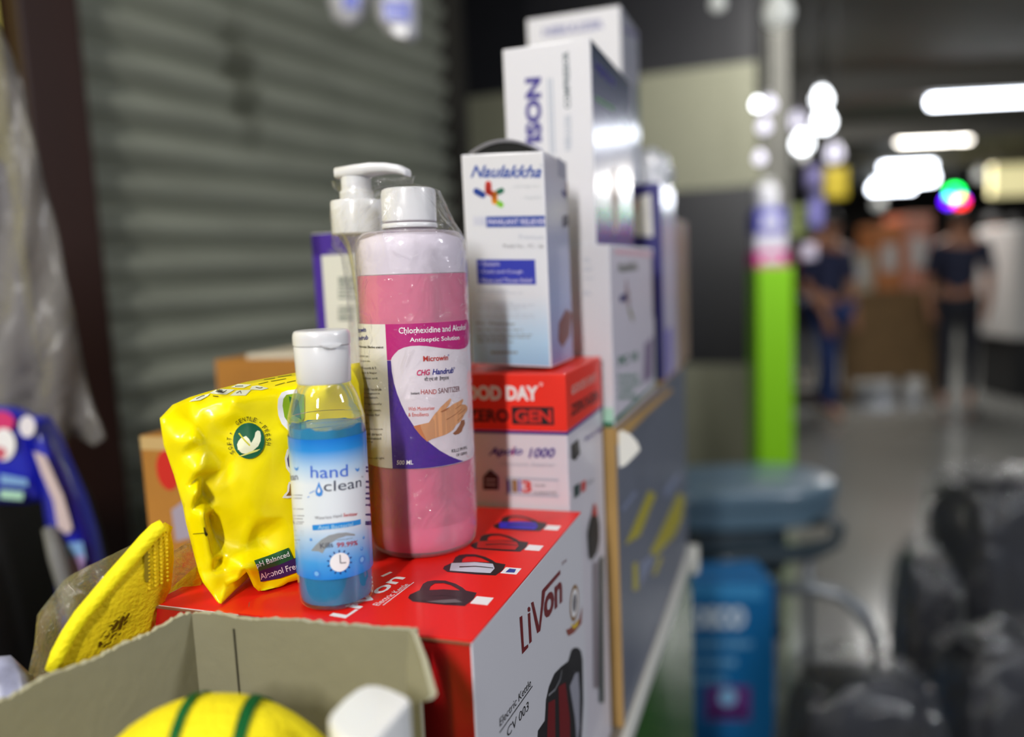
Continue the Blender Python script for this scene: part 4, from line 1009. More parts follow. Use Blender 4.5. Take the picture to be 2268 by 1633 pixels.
g.poly([(210, 1090), (240, 1050), (290, 1000), (350, 965), (420, 946), (490, 940), (555, 952), (560, 965), (490, 966), (420, 990), (360, 1030), (320, 1075), (300, 1110), (270, 1095)], ink('arc_grey', (146, 150, 154)), 1)
g.text('Kills', (284, 1072), (386, 1058), (284, 1030), ink('clean_grey', (70, 74, 92)), 2, bold=0.01); g.text('99.99%', (412, 1062), (580, 1040), (412, 1022), ink('percent_red', (176, 40, 60)), 2, bold=0.01); g.text('known germs', (420, 1008), (540, 990), (420, 994), GREY, 2)
cc_ = g.q((440, 1180)); R_ = (g.q((440, 1104)) - cc_).length
for k in range(28):
    t = 2 * math.pi * k / 28
    if k % 2: g.raw([(cc_.x + R_ * (1.05 + 0.24 * x) * math.cos(t + dx), cc_.y + R_ * (1.05 + 0.24 * x) * math.sin(t + dx)) for x, dx in ((0, -0.06), (0, 0.06), (1, 0.05), (1, -0.05))], NAVY, 1)
g.raw([(cc_.x + R_ * math.cos(t * math.pi / 16), cc_.y + R_ * math.sin(t * math.pi / 16)) for t in range(32)], WH, 2)
g.stroke([(440, 1120), (444, 1186), (490, 1182)], 0.0006, GREY, 3)
for x, y, r in ((618, 1160, 0.0022), (258, 1278, 0.0020), (206, 1000, 0.0008), (628, 980, 0.0008), (614, 1070, 0.001)): g.ell((x, y), r, r, ink('bubble', (60, 130, 214)), 1); g.ell((x - 2, y - 4), r * 0.6, r * 0.6, ink('bubble_lite', (120, 180, 234)), 2)
g.text('clean', (-20, 532), (100, 522), (-20, 476), ink('clean_grey', (70, 74, 92)), 1); 
g.lines(50, 145, [(640, 135), (665, 130), (752, 145), (806, 150), (830, 140), (856, 150), (870, 140), (925, 90), (965, 110), (1000, 120), (1026, 100)], 9, GREY, seed=21)
for k in range(9): g.rect((122, 930 + k * 17), (152, 930 + k * 17 + 8), GREY, 1)
g.lines(640, 690, [(410, 680), (440, 672), (525, 680), (570, 676), (620, 690), (660, 690), (712, 680), (790, 690), (850, 690), (866, 690)], 12, NAVY, seed=22)
g.build('label_print', lab)
hc.rotation_euler = (0, 0.012, 0)

# ================================================================== yellow wipes pack
from mathutils.geometry import delaunay_2d_cdt
z8 = lambda x, y: (300 + x / 3.267, 740 + y / 3.267)
zw = lambda x, y: (320 + x / 2.332, 680 + y / 2.332)
OUT = [(354, 927), (382, 897), (420, 880), (462, 867), (545, 846), (652, 826), (740, 812), (797, 803), (806, 850), (806, 1000), (804, 1150), (796, 1245), (720, 1268), (637, 1291), (600, 1316), (588, 1323), (577, 1314), (562, 1300), (551, 1276), (541, 1257), (528, 1284), (504, 1297), (497, 1320), (490, 1346), (470, 1318), (449, 1290), (440, 1268), (434, 1245), (425, 1210), (412, 1160), (405, 1122), (385, 1052), (362, 985)]
ODEP = [2, -7, -12, -17, -24, -28, -30, -30, -22, -14, -10, -8, 0, 3, 4, 5, 4, 6, 9, 13, 9, 7, 9, 12, 8, 6, 4, 3, 2, 2, 1, 1, 1]
INN = [(496, 885, 1), (515, 884, 5), (570, 871, 3), (650, 862, 1), (740, 845, -2), (390, 973, 3), (428, 970, 7), (459, 985, 3), (496, 1037, 0), (500, 954, 1), (508, 915, 4), (401, 1009, 3), (438, 1043, 8), (435, 1089, 10), (450, 1138, 9), (459, 1184, 8), (470, 1240, 6), (446, 1052, 0), (449, 1092, -2), (464, 1140, -2), (474, 1186, -2), (486, 1240, -1), (469, 1092, 0), (472, 1126, 1), (497, 1230, 2), (550, 930, 5), (550, 975, 6), (600, 1000, 6), (640, 1050, 5), (540, 1100, 6), (600, 1130, 4), (569, 1193, -3), (631, 1147, 3), (566, 1150, 5), (620, 1235, 3), (700, 1100, 1), (740, 1000, -1), (740, 1180, -1), (690, 930, 2), (540, 1215, 2), (470, 1270, 5), (500, 1262, 4), (430, 940, 2), (470, 925, 1), (445, 905, -1), (415, 1080, 4), (425, 1130, 5), (600, 1275, 3), (520, 1010, 4), (520, 1060, 5)]
def pack_depth(u, mm): return 0.408 + 0.040 * (u - 354) / 446 - mm * 0.001
vc = [Vector((x, y)) for x, y in OUT] + [Vector((x, y)) for x, y, d in INN]
dep = ODEP + [d * (1.5 if x < 520 else 1.2) for x, y, d in INN]
rv, re_, rf, ov, oe, of_ = delaunay_2d_cdt(vc, [], [list(range(len(OUT)))], 1, 1e-5)
bm = bmesh.new(); fv = []
for i, p in enumerate(rv):
    src = ov[i][0] if ov[i] else 0
    fv.append(bm.verts.new(P(p.x, p.y, pack_depth(p.x, dep[src]))))
ff = [bm.faces.new([fv[i] for i in f]) for f in rf]
bmesh.ops.subdivide_edges(bm, edges=bm.edges[:], cuts=3, use_grid_fill=True)
bd = {v for e in bm.edges if e.is_boundary for v in e.verts}
inner = [v for v in bm.verts if v not in bd]
for _ in range(1): bmesh.ops.smooth_vert(bm, verts=inner, factor=0.5, use_axis_x=True, use_axis_y=True, use_axis_z=True)
for v in inner:
    v.co.y += 0.0012 * noise.noise(v.co * 45) + 0.0007 * noise.noise(v.co * 110)
for v in bm.verts:
    if v.co.z < LZ + 0.0004: v.co.z = LZ + 0.0004
bm.normal_update()
pk_bvh = BVHTree.FromBMesh(bm)
# close the back
front = list(bm.faces); vmap = {}
for v in list(bm.verts):
    u, w = to_px(v.co); yb = 0.408 + 0.040 * (u - 354) / 446 + (0.050 if v not in bd else 0.040)
    zc_ = v.co.z - (0.006 if v.co.z > LZ + 0.02 else 0)
    xb = v.co.x * 1.0 + (0.004 if v.co.x < -0.12 else (-0.012 if v.co.x > -0.1 else 0))
    vmap[v] = bm.verts.new((xb, yb, max(zc_, LZ + 0.0006)))
for f in front: bm.faces.new([vmap[v] for v in f.verts][::-1])
for e in [e for e in bm.edges if e.is_boundary and e.verts[0] in vmap]:
    a, b = e.verts; bm.faces.new((a, b, vmap[b], vmap[a]))
bmesh.ops.recalc_face_normals(bm, faces=bm.faces)
m_yel = mat('yellow_foil', (252, 232, 0), 0.34, coat=0.35, coat_rough=0.12, spec=0.35, bump=0.05, bscale=60)
yp = thing('wipes_pack', 'crumpled bright yellow wipes pack with green round emblem, leaning behind the gel bottle', 'wipes pack', (-0.135, 0.445, LZ))
obj('foil_pack', bm, m_yel, yp, smooth=True)
class PackFace(Face):
    step = 7.0; step_v = 7.0
    def px(self, u, v): return Vector((u, -v))
    def at(self, u, v, h):
        q = ray(u, -v).normalized(); r = pk_bvh.ray_cast(CAM, q)
        if r[0] is None: return P(u, -v, pack_depth(u, 0))
        return r[0] - q * (0.0009 + h)
y = Print(PackFace(), z8)
EMG = ink('emblem_green', (18, 92, 60)); FEA = ink('feather', (238, 238, 206)); PKB = ink('pack_black', (46, 46, 12))
y.ell((820, 773), 35, 40, EMG, 1)
y.poly([(735, 800), (745, 775), (765, 752), (800, 738), (822, 760), (838, 790), (862, 745), (868, 712), (885, 698), (902, 705), (908, 735), (905, 775), (888, 812), (850, 845), (800, 868), (768, 862), (742, 838)], FEA, 2)
y.stroke([(748, 718), (790, 770), (828, 808)], 3.2, ink('quill', (206, 200, 40)), 3)
y.poly([(738, 888), (790, 868), (850, 845), (905, 832), (880, 850), (830, 866), (780, 882)], ink('leaf_yellow', (230, 226, 120)), 2)
def arc_word(word, a0, a1, rx, ry, cx, cy, size):
    n = len(word)
    for i, ch in enumerate(word):
        a = math.radians(a0 + (a1 - a0) * (i / (n - 1) if n > 1 else 0)); bx, by = cx + rx * math.cos(a), cy - ry * math.sin(a)
        t = Vector((math.sin(a), math.cos(a))); o_ = Vector((math.cos(a), -math.sin(a))); wdt = size * (0.35 if ch in 'I' else 0.62 if ch not in '·' else 0.3)
        bl = (bx - t.x * wdt / 2, by - t.y * wdt / 2); br = (bx + t.x * wdt / 2, by + t.y * wdt / 2); h = size if ch != '·' else size * 0.3
        off = size * 0.35 if ch == '·' else 0
        bl = (bl[0] + o_.x * off, bl[1] + o_.y * off); br = (br[0] + o_.x * off, br[1] + o_.y * off)
        y.text(ch, bl, br, (bl[0] + o_.x * h, bl[1] + o_.y * h), PKB, 2, bold=0.01)
arc_word('GENTLE', 126, 72, 126, 142, 820, 773, 32); arc_word('·', 56, 56, 130, 142, 820, 773, 34); arc_word('FRESH', 38, -8, 126, 142, 820, 773, 32); arc_word('·', 160, 160, 124, 140, 820, 773, 34); arc_word('SOFT', 212, 175, 126, 142, 820, 773, 32)
y.cv = zw
y.poly([(566, 1310), (640, 1285), (744, 1244), (768, 1302), (690, 1335), (590, 1366)], ink('box_green', (40, 92, 52)), 1); y.poly([(590, 1366), (690, 1335), (768, 1302), (830, 1275), (850, 1330), (790, 1370), (700, 1402), (600, 1421)], ink('box_violet', (58, 36, 92)), 1)
y.text('pH Balanced', (585, 1356), (754, 1296), (576, 1322), WH, 2, bold=0.008); y.text('Alcohol Free', (602, 1410), (800, 1350), (594, 1380), WH, 2, bold=0.008)
y.cv = z8
y.poly([(1170, 400), (1100, 408), (1058, 424), (1032, 470), (1028, 530), (1034, 590), (1058, 650), (1110, 704), (1180, 740), (1180, 690), (1110, 650), (1078, 600), (1064, 520), (1070, 470), (1092, 440), (1170, 428)], WH, 1)
y.poly([(1170, 428), (1092, 440), (1070, 470), (1064, 520), (1078, 600), (1110, 650), (1180, 690), (1220, 600), (1220, 440)], ink('logo_green', (140, 176, 20)), 2); y.poly([(1110, 450), (1180, 480), (1200, 620), (1130, 580)], ink('logo_dark_green', (40, 110, 40)), 3)
y.poly([(1130, 800), (1095, 840), (1080, 900), (1090, 970), (1125, 1020), (1170, 1020), (1170, 800)], WH, 1); y.poly([(1135, 830), (1110, 860), (1098, 905), (1105, 955), (1130, 995), (1170, 1000), (1170, 830)], ink('logo_violet', (58, 36, 110)), 2)
y.poly([(1110, 1070), (1160, 1080), (1170, 1180), (1100, 1190), (1062, 1186), (1078, 1160), (1098, 1140), (1100, 1100)], WH, 1); y.poly([(1118, 1085), (1150, 1090), (1150, 1170), (1090, 1172), (1112, 1140)], BROWN, 2)
TILE = ink('tile', (236, 238, 214))
for L in ([(388, 490), (440, 456), (540, 430), (525, 448), (470, 478)], [(536, 425), (600, 396), (720, 402), (655, 438), (560, 434)], [(690, 386), (740, 362), (838, 366), (785, 390)], [(684, 446), (732, 408), (836, 404), (798, 444)], [(842, 378), (884, 372), (962, 392), (912, 406), (828, 402)]): y.poly(L, TILE, 1)
for L in ([(440, 470), (480, 450), (500, 445)], [(600, 400), (630, 425), (660, 408)], [(720, 378), (780, 376)], [(730, 428), (760, 412), (765, 430)], [(870, 385), (900, 392), (920, 388)], [(560, 448), (600, 452)]): y.stroke(L, 1.6, PKB, 2)
for a, b in (((890, 362), (960, 345)), ((980, 342), (1090, 322)), ((1010, 372), (1080, 352)), ((1095, 350), (1160, 336)), ((930, 330), (1010, 318)), ((1030, 312), (1130, 296))): y.stroke([a, b], 1.3, ink('faint_olive', (132, 126, 10)), 1)
y.stroke([(415, 1448), (500, 1442)], 1.5, PKB, 1); y.poly([(492, 1400), (500, 1400), (506, 1428), (524, 1450), (512, 1468), (500, 1452)], PKB, 1)
y.build('pack_print', yp)

# ================================================================== yellow folded mask in a clear bag
z7 = lambda x, y: (x / 1.9146, 780 + y / 1.9146)
m_mask = mat('shaded_yellow_fleece', (232, 204, 4), 0.75, bump=0.25, bscale=400)  # front panel's shade painted in as a darker yellow than its folded edge
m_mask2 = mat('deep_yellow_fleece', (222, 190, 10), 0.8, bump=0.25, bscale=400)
mk = thing('folded_mask', 'folded yellow respirator mask standing on edge, left of the kettle box', 'mask', P(250, 1400, 0.405))
def rdist(u, v):
    # how far (in the photo's measure) a point lies below the mask's folded edge
    ax, ay, bx, by = 361, 1163, 116, 1485; dx, dy = bx - ax, by - ay; L = math.hypot(dx, dy)
    return max(0.0, ((u - ax) * -dy + (v - ay) * dx) / L * -1)
def mdep(u, v=None):
    d = 0.372 + (u - 110) / 270 * 0.036
    return d if v is None else d + 0.00010 * min(rdist(u, v), 170)
def sheet(pts, dfun, thick, bmx=None, puff=0.0, cuts=3, mi=0):
    """closed soft panel from a pixel outline with a depth rule; thickness in metres along +y"""
    b = bmx or bmesh.new()
    vc = [Vector(p) for p in pts]; rv, _, rf, ov, _, _ = delaunay_2d_cdt(vc, [], [list(range(len(pts)))], 1, 1e-5)
    tmp = bmesh.new(); vs = [tmp.verts.new((p.x, p.y, 0)) for p in rv]
    for f in rf: tmp.faces.new([vs[i] for i in f])
    bmesh.ops.subdivide_edges(tmp, edges=tmp.edges[:], cuts=cuts, use_grid_fill=True)
    bdv = [v for v in tmp.verts if any(e.is_boundary for e in v.link_edges)]
    bset = set(bdv); bpos = [v.co.copy() for v in bdv]
    fr, bk = {}, {}
    for v in tmp.verts:
        dist = 0 if v in bset else min((v.co - q).length for q in bpos)
        k = min(dist / 40.0, 1.0); k = k * (2 - k); yy = dfun(v.co.x, v.co.y)
        fr[v] = b.verts.new(P(v.co.x, v.co.y, yy - puff * k)); bk[v] = b.verts.new(P(v.co.x, v.co.y, yy) + Vector((0, thick + puff * k, 0)))
    for f in tmp.faces:
        a = b.faces.new([fr[v] for v in f.verts]); c = b.faces.new([bk[v] for v in f.verts][::-1]); a.material_index = c.material_index = mi
    for e in tmp.edges:
        if e.is_boundary:
            s = b.faces.new((fr[e.verts[0]], fr[e.verts[1]], bk[e.verts[1]], bk[e.verts[0]])); s.material_index = mi
    tmp.free(); bmesh.ops.recalc_face_normals(b, faces=b.faces)
    return b
MO = [z7(*p) for p in ((690, 729), (722, 750), (714, 775), (726, 830), (728, 890), (722, 950), (716, 1010), (690, 1060), (700, 1300), (560, 1420), (210, 1430), (215, 1360), (250, 1270), (290, 1190), (345, 1110), (400, 1045), (480, 950), (560, 860), (620, 790), (665, 742))]
obj('front_panel', sheet(MO, lambda u, v: mdep(u, v), 0.003, puff=0.003), m_mask, mk, smooth=True, autosmooth=0.8)
ridge = [P(u, v, mdep(u) - 0.001) for u, v in [z7(*p) for p in ((692, 734), (664, 752), (618, 800), (560, 868), (480, 958), (402, 1052), (348, 1116), (294, 1196), (252, 1276), (222, 1350))]]
bm = bmesh.new(); add_tube(bm, ridge, [0.0035, 0.004, 0.0042, 0.0042, 0.0042, 0.0042, 0.0042, 0.004, 0.004, 0.0035], 10); obj('folded_edge', bm, mat('lit_yellow_fleece', (250, 234, 4), 0.75, bump=0.25, bscale=400), mk, smooth=True)
bm = bmesh.new()
for col in range(4):
    for r_ in range(13):
        u, v = z7(628 + col * 26 + r_ * 0.5, 800 + r_ * 17 - col * 12)
        if z7(0, 0)[1] < v < 1310: bmesh.ops.create_icosphere(bm, subdivisions=1, radius=0.0008, matrix=Matrix.Translation(P(u, v, mdep(u, v) - 0.0032)))
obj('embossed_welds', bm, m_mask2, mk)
bm = bmesh.new(); q = [z7(*p) for p in ((612, 850), (630, 848), (636, 960), (622, 980), (612, 960))]; add_prism(bm, [P(u, v, mdep(u, v) - 0.0036) for u, v in q], (0, 0.0012, 0)); obj('nose_clip', bm, mat('clip_mark', (150, 134, 30), 0.6), mk)
class MaskFace(Face):
    def px(self, u, v): return Vector((u, -v))
    def at(self, u, v, h): return P(u, -v, mdep(u, -v) - 0.0036 - h)
mp_ = Print(MaskFace(), z7)
mp_.cv = lambda x, y: (190 + x / 11.667, 1320 + y / 11.667); STM = ink('stamp', (96, 70, 8))
mp_.poly([(340, 1190), (400, 1180), (450, 1250), (400, 1300), (365, 1345), (325, 1320)], STM, 1)
for L, w in (([(470, 1330), (530, 1260), (640, 1220), (655, 1175)], 2.2), ([(480, 1140), (560, 1090), (610, 1000), (620, 950)], 2.0), ([(490, 1070), (560, 1030)], 2.6), ([(390, 1090), (460, 1010)], 1.6), ([(450, 980), (550, 890)], 1.6), ([(600, 800), (690, 750), (690, 800)], 3.0), ([(720, 690), (800, 620)], 2.0), ([(680, 890), (760, 800), (850, 640)], 7.0), ([(670, 960), (800, 880)], 3.0), ([(660, 1105), (720, 1020), (800, 960)], 3.0), ([(740, 1130), (790, 1090)], 2.0), ([(870, 870), (920, 760), (930, 640), (990, 530)], 6.0), ([(860, 1025), (910, 960)], 2.4), ([(850, 580), (880, 545)], 1.6), ([(990, 470), (1020, 425)], 1.8), ([(990, 650), (1060, 580), (1130, 450)], 4.0), ([(975, 760), (1080, 650)], 3.2)): mp_.stroke(L, w, STM, 1)
mp_.build('stamp_print', mk)
# second mask edge and the clear bag round them
q = [z7(*p) for p in ((716, 1010), (840, 900), (850, 960), (850, 1040), (716, 1080))]
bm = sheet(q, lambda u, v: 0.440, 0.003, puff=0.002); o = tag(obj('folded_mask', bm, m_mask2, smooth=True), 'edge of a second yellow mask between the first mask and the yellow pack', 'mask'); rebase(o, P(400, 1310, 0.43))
m_bag = film('clear_bag', (214, 210, 140), opacity=0.12, rough=0.1, gloss=1.8, bump=1.0, bscale=60, cap=0.4)
bo = [z7(*p) for p in ((510, 850), (566, 852), (640, 900), (720, 860), (780, 815), (835, 800), (845, 960), (760, 1100), (700, 1300), (560, 1420), (120, 1430), (128, 1390), (140, 1280), (158, 1110), (178, 1082), (270, 970), (330, 935), (400, 900))]
bm = sheet(bo, lambda u, v: mdep(u, v) + 0.013, 0.012, puff=0.004)
for v in bm.verts: v.co += Vector((0, 0.004 * noise.noise(v.co * 40), 0.002 * noise.noise(v.co * 30 + Vector((5, 5, 5)))))
o = tag(obj('clear_bag', bm, m_bag, smooth=True), 'wrinkled see-through plastic bag around the folded yellow masks', 'bag'); rebase(o, P(250, 1450, 0.40))

# ================================================================== open grey carton in front, with a cup mask and a white case
m_gcard = mat('grey_board', (128, 124, 100), 0.85, vary=0.06, vscale=20, bump=0.06, bscale=120)
m_torn = mat('torn_board_edge', (170, 166, 142), 0.9)
oc = thing('open_carton', 'open grey cardboard carton with torn rim in the foreground', 'box', (-0.09, 0.28, ZT))
A3, B3 = P(425, 1360, 0.385), P(920, 1398, 0.343)
zL = A3.z
L3 = P(-40, 1572, 0.318); R3 = P(962, 1530, 0.296)
def panel(name, p, q, zb_, t, seed, n=40, jag=0.0012, lean=None, bend=None):
    """upright board from p to q (top corners), down to zb_; ragged top edge"""
    rr = random.Random(seed); d = (q - p); dn = Vector((d.x, d.y, 0)).normalized(); nn = Vector((-dn.y, dn.x, 0)) * t
    bm = bmesh.new(); F, Bk = [], []
    for i in range(n + 1):
        k = i / n; tp_ = p + d * k + EZ * (jag * (noise.noise(Vector((k * 5, seed, 0))) + 0.7 * noise.noise(Vector((k * 17 + 3 * math.sin(k * 9), seed, 3))) + 0.45 * noise.noise(Vector((k * 55, seed, 5)))))
        bt = Vector((tp_.x, tp_.y, zb_))
        if lean: bt = bt + lean
        off = Vector((0, 0, 0))
        if bend: off = bend(k)
        F.append((bm.verts.new(tp_ + off), bm.verts.new(bt + off))); Bk.append((bm.verts.new(tp_ + nn + off + EZ * (jag * 0.6 * noise.noise(Vector((k * 30, seed, 9))))), bm.verts.new(bt + nn + off)))
    for i in range(n):
        a, b = F[i], F[i + 1]; c, e = Bk[i], Bk[i + 1]
        bm.faces.new((a[0], b[0], b[1], a[1])); bm.faces.new((c[0], c[1], e[1], e[0])); bm.faces.new((b[1], e[1], c[1], a[1]))
        f = bm.faces.new((a[0], c[0], e[0], b[0])); f.material_index = 1
    for S in ((F[0], Bk[0]), (F[-1], Bk[-1])):
        f = bm.faces.new((S[0][0], S[0][1], S[1][1], S[1][0])); f.material_index = 1
    bmesh.ops.recalc_face_normals(bm, faces=bm.faces)
    return obj(name, bm, [m_gcard, m_torn], oc)
panel('back_panel', A3, B3, ZT, 0.003, 1, n=80)
lp = panel('left_panel', L3, A3 + Vector((0, 0, 0)), ZT, 0.003, 2, n=70, jag=0.0022)
FLP = [(917, 1396, 0.3435), (925, 1403, 0.340), (946, 1460, 0.322), (968, 1538, 0.304), (958, 1549, 0.303), (936, 1556, 0.306), (914, 1560, 0.309), (912, 1480, 0.326)]
bm = bmesh.new(); fb_ = [P(*p) for p in FLP]; fd = Vector((-0.0022, -0.0008, 0))
va = [bm.verts.new(p) for p in fb_]; vb2_ = [bm.verts.new(p + fd) for p in fb_]; nf_ = len(va)
bm.faces.new(va); bm.faces.new(vb2_[::-1])
for k in range(nf_):
    f = bm.faces.new((va[k], vb2_[k], vb2_[(k + 1) % nf_], va[(k + 1) % nf_])); f.material_index = 1
bmesh.ops.recalc_face_normals(bm, faces=bm.faces); obj('torn_side_flap', bm, [m_gcard, m_torn], oc)
panel('front_panel', Vector((L3.x, 0.19, 1.04)), Vector((R3.x, 0.19, 1.04)), ZT, 0.003, 4)
bm = bmesh.new(); a_, b_ = to_px(A3)[0], 0
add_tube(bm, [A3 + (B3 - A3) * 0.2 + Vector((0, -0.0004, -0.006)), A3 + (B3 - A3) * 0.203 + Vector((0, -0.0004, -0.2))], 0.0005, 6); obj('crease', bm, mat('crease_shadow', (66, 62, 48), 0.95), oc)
ZD = 1.052
bm = bmesh.new(); vs = [bm.verts.new((p.x, p.y, ZD)) for p in (A3 + Vector((0.003, -0.003, 0)), B3 + Vector((-0.003, -0.003, 0)), Vector((R3.x - 0.004, 0.196, 0)), Vector((L3.x + 0.01, 0.196, 0)), Vector((L3.x + 0.006, L3.y, 0)))]
f = bm.faces.new(vs); r = bmesh.ops.extrude_face_region(bm, geom=[f]); [setattr(v.co, 'z', ZD - 0.003) for v in r['geom'] if isinstance(v, bmesh.types.BMVert)]
bmesh.ops.recalc_face_normals(bm, faces=bm.faces); obj('inner_tray', bm, m_gcard, oc)
# cup mask
MC = P(462, 1640, 0.305); MC.z = ZD + 0.0005
m_cup = mat('yellow_cup_fleece', (246, 226, 6), 0.8, bump=0.35, bscale=350)
m_strap = mat('green_strap', (20, 128, 60), 0.7, bump=0.3, bscale=300)
cm = thing('cup_mask', 'domed bright yellow mask with two green straps inside the front carton', 'mask', MC)
rx_, ry_, rz_ = 0.066, 0.045, P(462, 1553, 0.305).z - MC.z
def dome(th, ph, k=1.0): return MC + Vector((rx_ * k * math.cos(ph) * math.cos(th), ry_ * k * math.cos(ph) * math.sin(th), rz_ * k * math.sin(ph)))
bm = bmesh.new(); rows = []
for j in range(16):
    ph = math.radians(j * 6.0 + (0.0 if j < 15 else -0.5)); rows.append([bm.verts.new(dome(2 * math.pi * i / 64, ph, 1 + (0.02 if j < 1 else 0) + 0.004 * noise.noise(Vector((i * 0.6, j, 0))))) for i in range(64)])
for a, b in zip(rows, rows[1:]):
    for i in range(64): bm.faces.new((a[i], a[(i + 1) % 64], b[(i + 1) % 64], b[i]))
bm.faces.new(rows[-1]); bm.faces.new(rows[0][::-1])
obj('cup', bm, m_cup, cm, smooth=True)
for px_, w_ in ((372, 0.0022), (516, 0.0024)):
    x0 = P(px_, 1600, MC.y - 0.02).x - MC.x
    bm = bmesh.new(); rows = []
    for j in range(25):
        s = -1.0 + 2.0 * j / 24; yy = s * 0.96
        def top_(x): 
            v = 1 - (x / rx_) ** 2 - yy ** 2 * (1 - (x / rx_) ** 2); return MC + Vector((x, ry_ * yy * math.sqrt(1 - (x / rx_) ** 2), rz_ * math.sqrt(max(v, 0.0)) + 0.0012))
        rows.append([bm.verts.new(top_(x0 + w_ * k)) for k in (-1, -0.3, 0.3, 1)])
    for a, b in zip(rows, rows[1:]):
        for k in range(3): bm.faces.new((a[k], a[k + 1], b[k + 1], b[k]))
    bmesh.ops.solidify(bm, geom=bm.faces[:], thickness=0.0008)
    st = obj('strap', bm, m_strap, cm, smooth=True)
    bm = bmesh.new(); pq_ = P(px_ - 4, 1616, MC.y - 0.035)
    x_ = pq_.x - MC.x; yy = -0.66; zt_ = rz_ * math.sqrt(max(1 - (x_ / rx_) ** 2 - yy ** 2 * (1 - (x_ / rx_) ** 2), 0)) + 0.0022
    c_ = MC + Vector((x_, ry_ * yy * math.sqrt(1 - (x_ / rx_) ** 2), zt_)); add_tube(bm, [c_ - XA * 0.0035, c_ + XA * 0.0035], 0.0005, 8); obj('staple', bm, mat('steel', (210, 210, 210), 0.3, metal=0.9), st)
# white case
ZC_ = 1.143
CP = [(731, 1604), (727, 1592), (733, 1578), (760, 1549), (790, 1526), (812, 1517), (838, 1517), (866, 1525), (898, 1540), (908, 1548), (906, 1556), (880, 1586), (846, 1625), (826, 1646), (806, 1654), (780, 1645), (752, 1627)]
bm = bmesh.new(); cpts = [Pz(u, v, ZC_) for u, v in CP]
add_prism(bm, cpts, Vector((0, 0, ZD + 0.0005 - ZC_))); bmesh.ops.bevel(bm, geom=[e for e in bm.edges if abs(e.verts[0].co.z - ZC_) < 1e-5 and abs(e.verts[1].co.z - ZC_) < 1e-5], offset=0.0016, segments=3, affect='EDGES', profile=0.6)
m_case = mat('white_case', (236, 237, 237), 0.35, coat=0.3)
cen_ = sum(cpts, Vector((0, 0, 0))) / len(cpts)
o = tag(obj('plastic_jar', bm, m_case, smooth=True, autosmooth=0.6), 'white square plastic jar with rounded corners at the right inside the front carton', 'jar'); rebase(o, (cen_.x, cen_.y, ZD + 0.0005))

# ================================================================== left edge: hanging sheet, blue packs, dark bag
m_sheet = film('grey_film', (128, 124, 120), opacity=0.55, rough=0.25, gloss=0.8, bump=0.7, bscale=14)
ps_ = thing('plastic_sheet', 'pale grey crumpled plastic sheet hanging at the left edge', 'plastic sheet', P(90, 980, 0.86))
SO = [(-120, -40), (-80, -60), (-40, -20), (0, 86), (21, 171), (43, 257), (86, 386), (111, 471), (141, 621), (165, 700), (182, 820), (205, 920), (219, 975), (200, 990), (170, 960), (140, 985), (105, 960), (60, 1000), (0, 985), (-120, 1000)]
bm = sheet(SO, lambda u, v: 0.86 + 0.012 * math.sin(u * 0.06 + v * 0.004), 0.006, puff=0.0, cuts=4)
for v in bm.verts: v.co += Vector((0.006 * noise.noise(v.co * 14), 0.02 * noise.noise(v.co * 9), 0))
obj('film_sheet', bm, m_sheet, ps_, smooth=True)
bm = bmesh.new(); p = P(-40, -30, 0.86); add_tube(bm, [p, (p.x, p.y, CEIL)], 0.003, 8); obj('hanging_cord', bm, m_cord, ps_)
m_lilf = mat('lilac_sleeve', (176, 170, 184), 0.35, coat=0.4)
SL = [(-120, 300), (0, 360), (20, 470), (30, 580), (60, 760), (90, 900), (118, 985), (60, 1020), (-120, 1010)]
bm = sheet(SL, lambda u, v: 0.90, 0.01, puff=0.004); obj('folded_sleeve', bm, m_lilf, ps_, smooth=True, label='lilac grey folded part of the sheet')

m_bpack = mat('blue_pack', (26, 34, 176), 0.3, coat=0.5, bump=0.1, bscale=20)
m_bcon = mat('black_bag_cloth', (22, 22, 23), 0.6, bump=0.3, bscale=12)
zBag = P(20, 1112, 0.80).z
BP = P(-10, 1300, 0.86)
bg = thing('black_bag', 'bulging matt black bag standing on the floor at the lower left edge', 'bag', (-0.70, 0.97, 0.0))
bm = bmesh.new(); add_blob(bm, (0, 0, 0), (0.14, 0.17, zBag / 2 - 0.004), 4, 0.08, 1.6, 3.0, squash=0.5)
for v in bm.verts: v.co = Vector((-0.70 + v.co.x, 0.97 + v.co.y, max(v.co.z + zBag / 2, 0.0)))
obj('bag_body', bm, m_bcon, bg, smooth=True)
bm = bmesh.new(); add_tube(bm, [P(108, 1170, 0.78), P(128, 1230, 0.77), P(158, 1330, 0.765), P(176, 1420, 0.78)], [0.006, 0.009, 0.009, 0.006], 10); obj('shoulder_strap', bm, mat('grey_webbing', (112, 112, 112), 0.6), bg, smooth=True)
def pack(name, label, out, dep, th, marks):
    c_ = P(out[len(out) // 2][0], out[len(out) // 2][1], dep); t = thing(name, label, 'pack', c_, 0, 'blue packs on the left')
    b = sheet(out, lambda u, v: dep, th, puff=0.014); obj('pack_body', b, m_bpack, t, smooth=True)
    class PF(Face):
        def px(self, u, v): return Vector((u, -v))
        def at(self, u, v, h): return P(u, -v, dep - 0.0165 - h)
    pr = Print(PF())
    for m, L, l in marks: pr.poly(L, m, l)
    pr.build('pack_print', t)
el = lambda cx, cy, rx, ry: [(cx + rx * math.cos(k * math.pi / 10), cy + ry * math.sin(k * math.pi / 10)) for k in range(20)]
PALEF = ink('pale_figure', (206, 186, 186)); LB = ink('light_blue', (126, 166, 214))
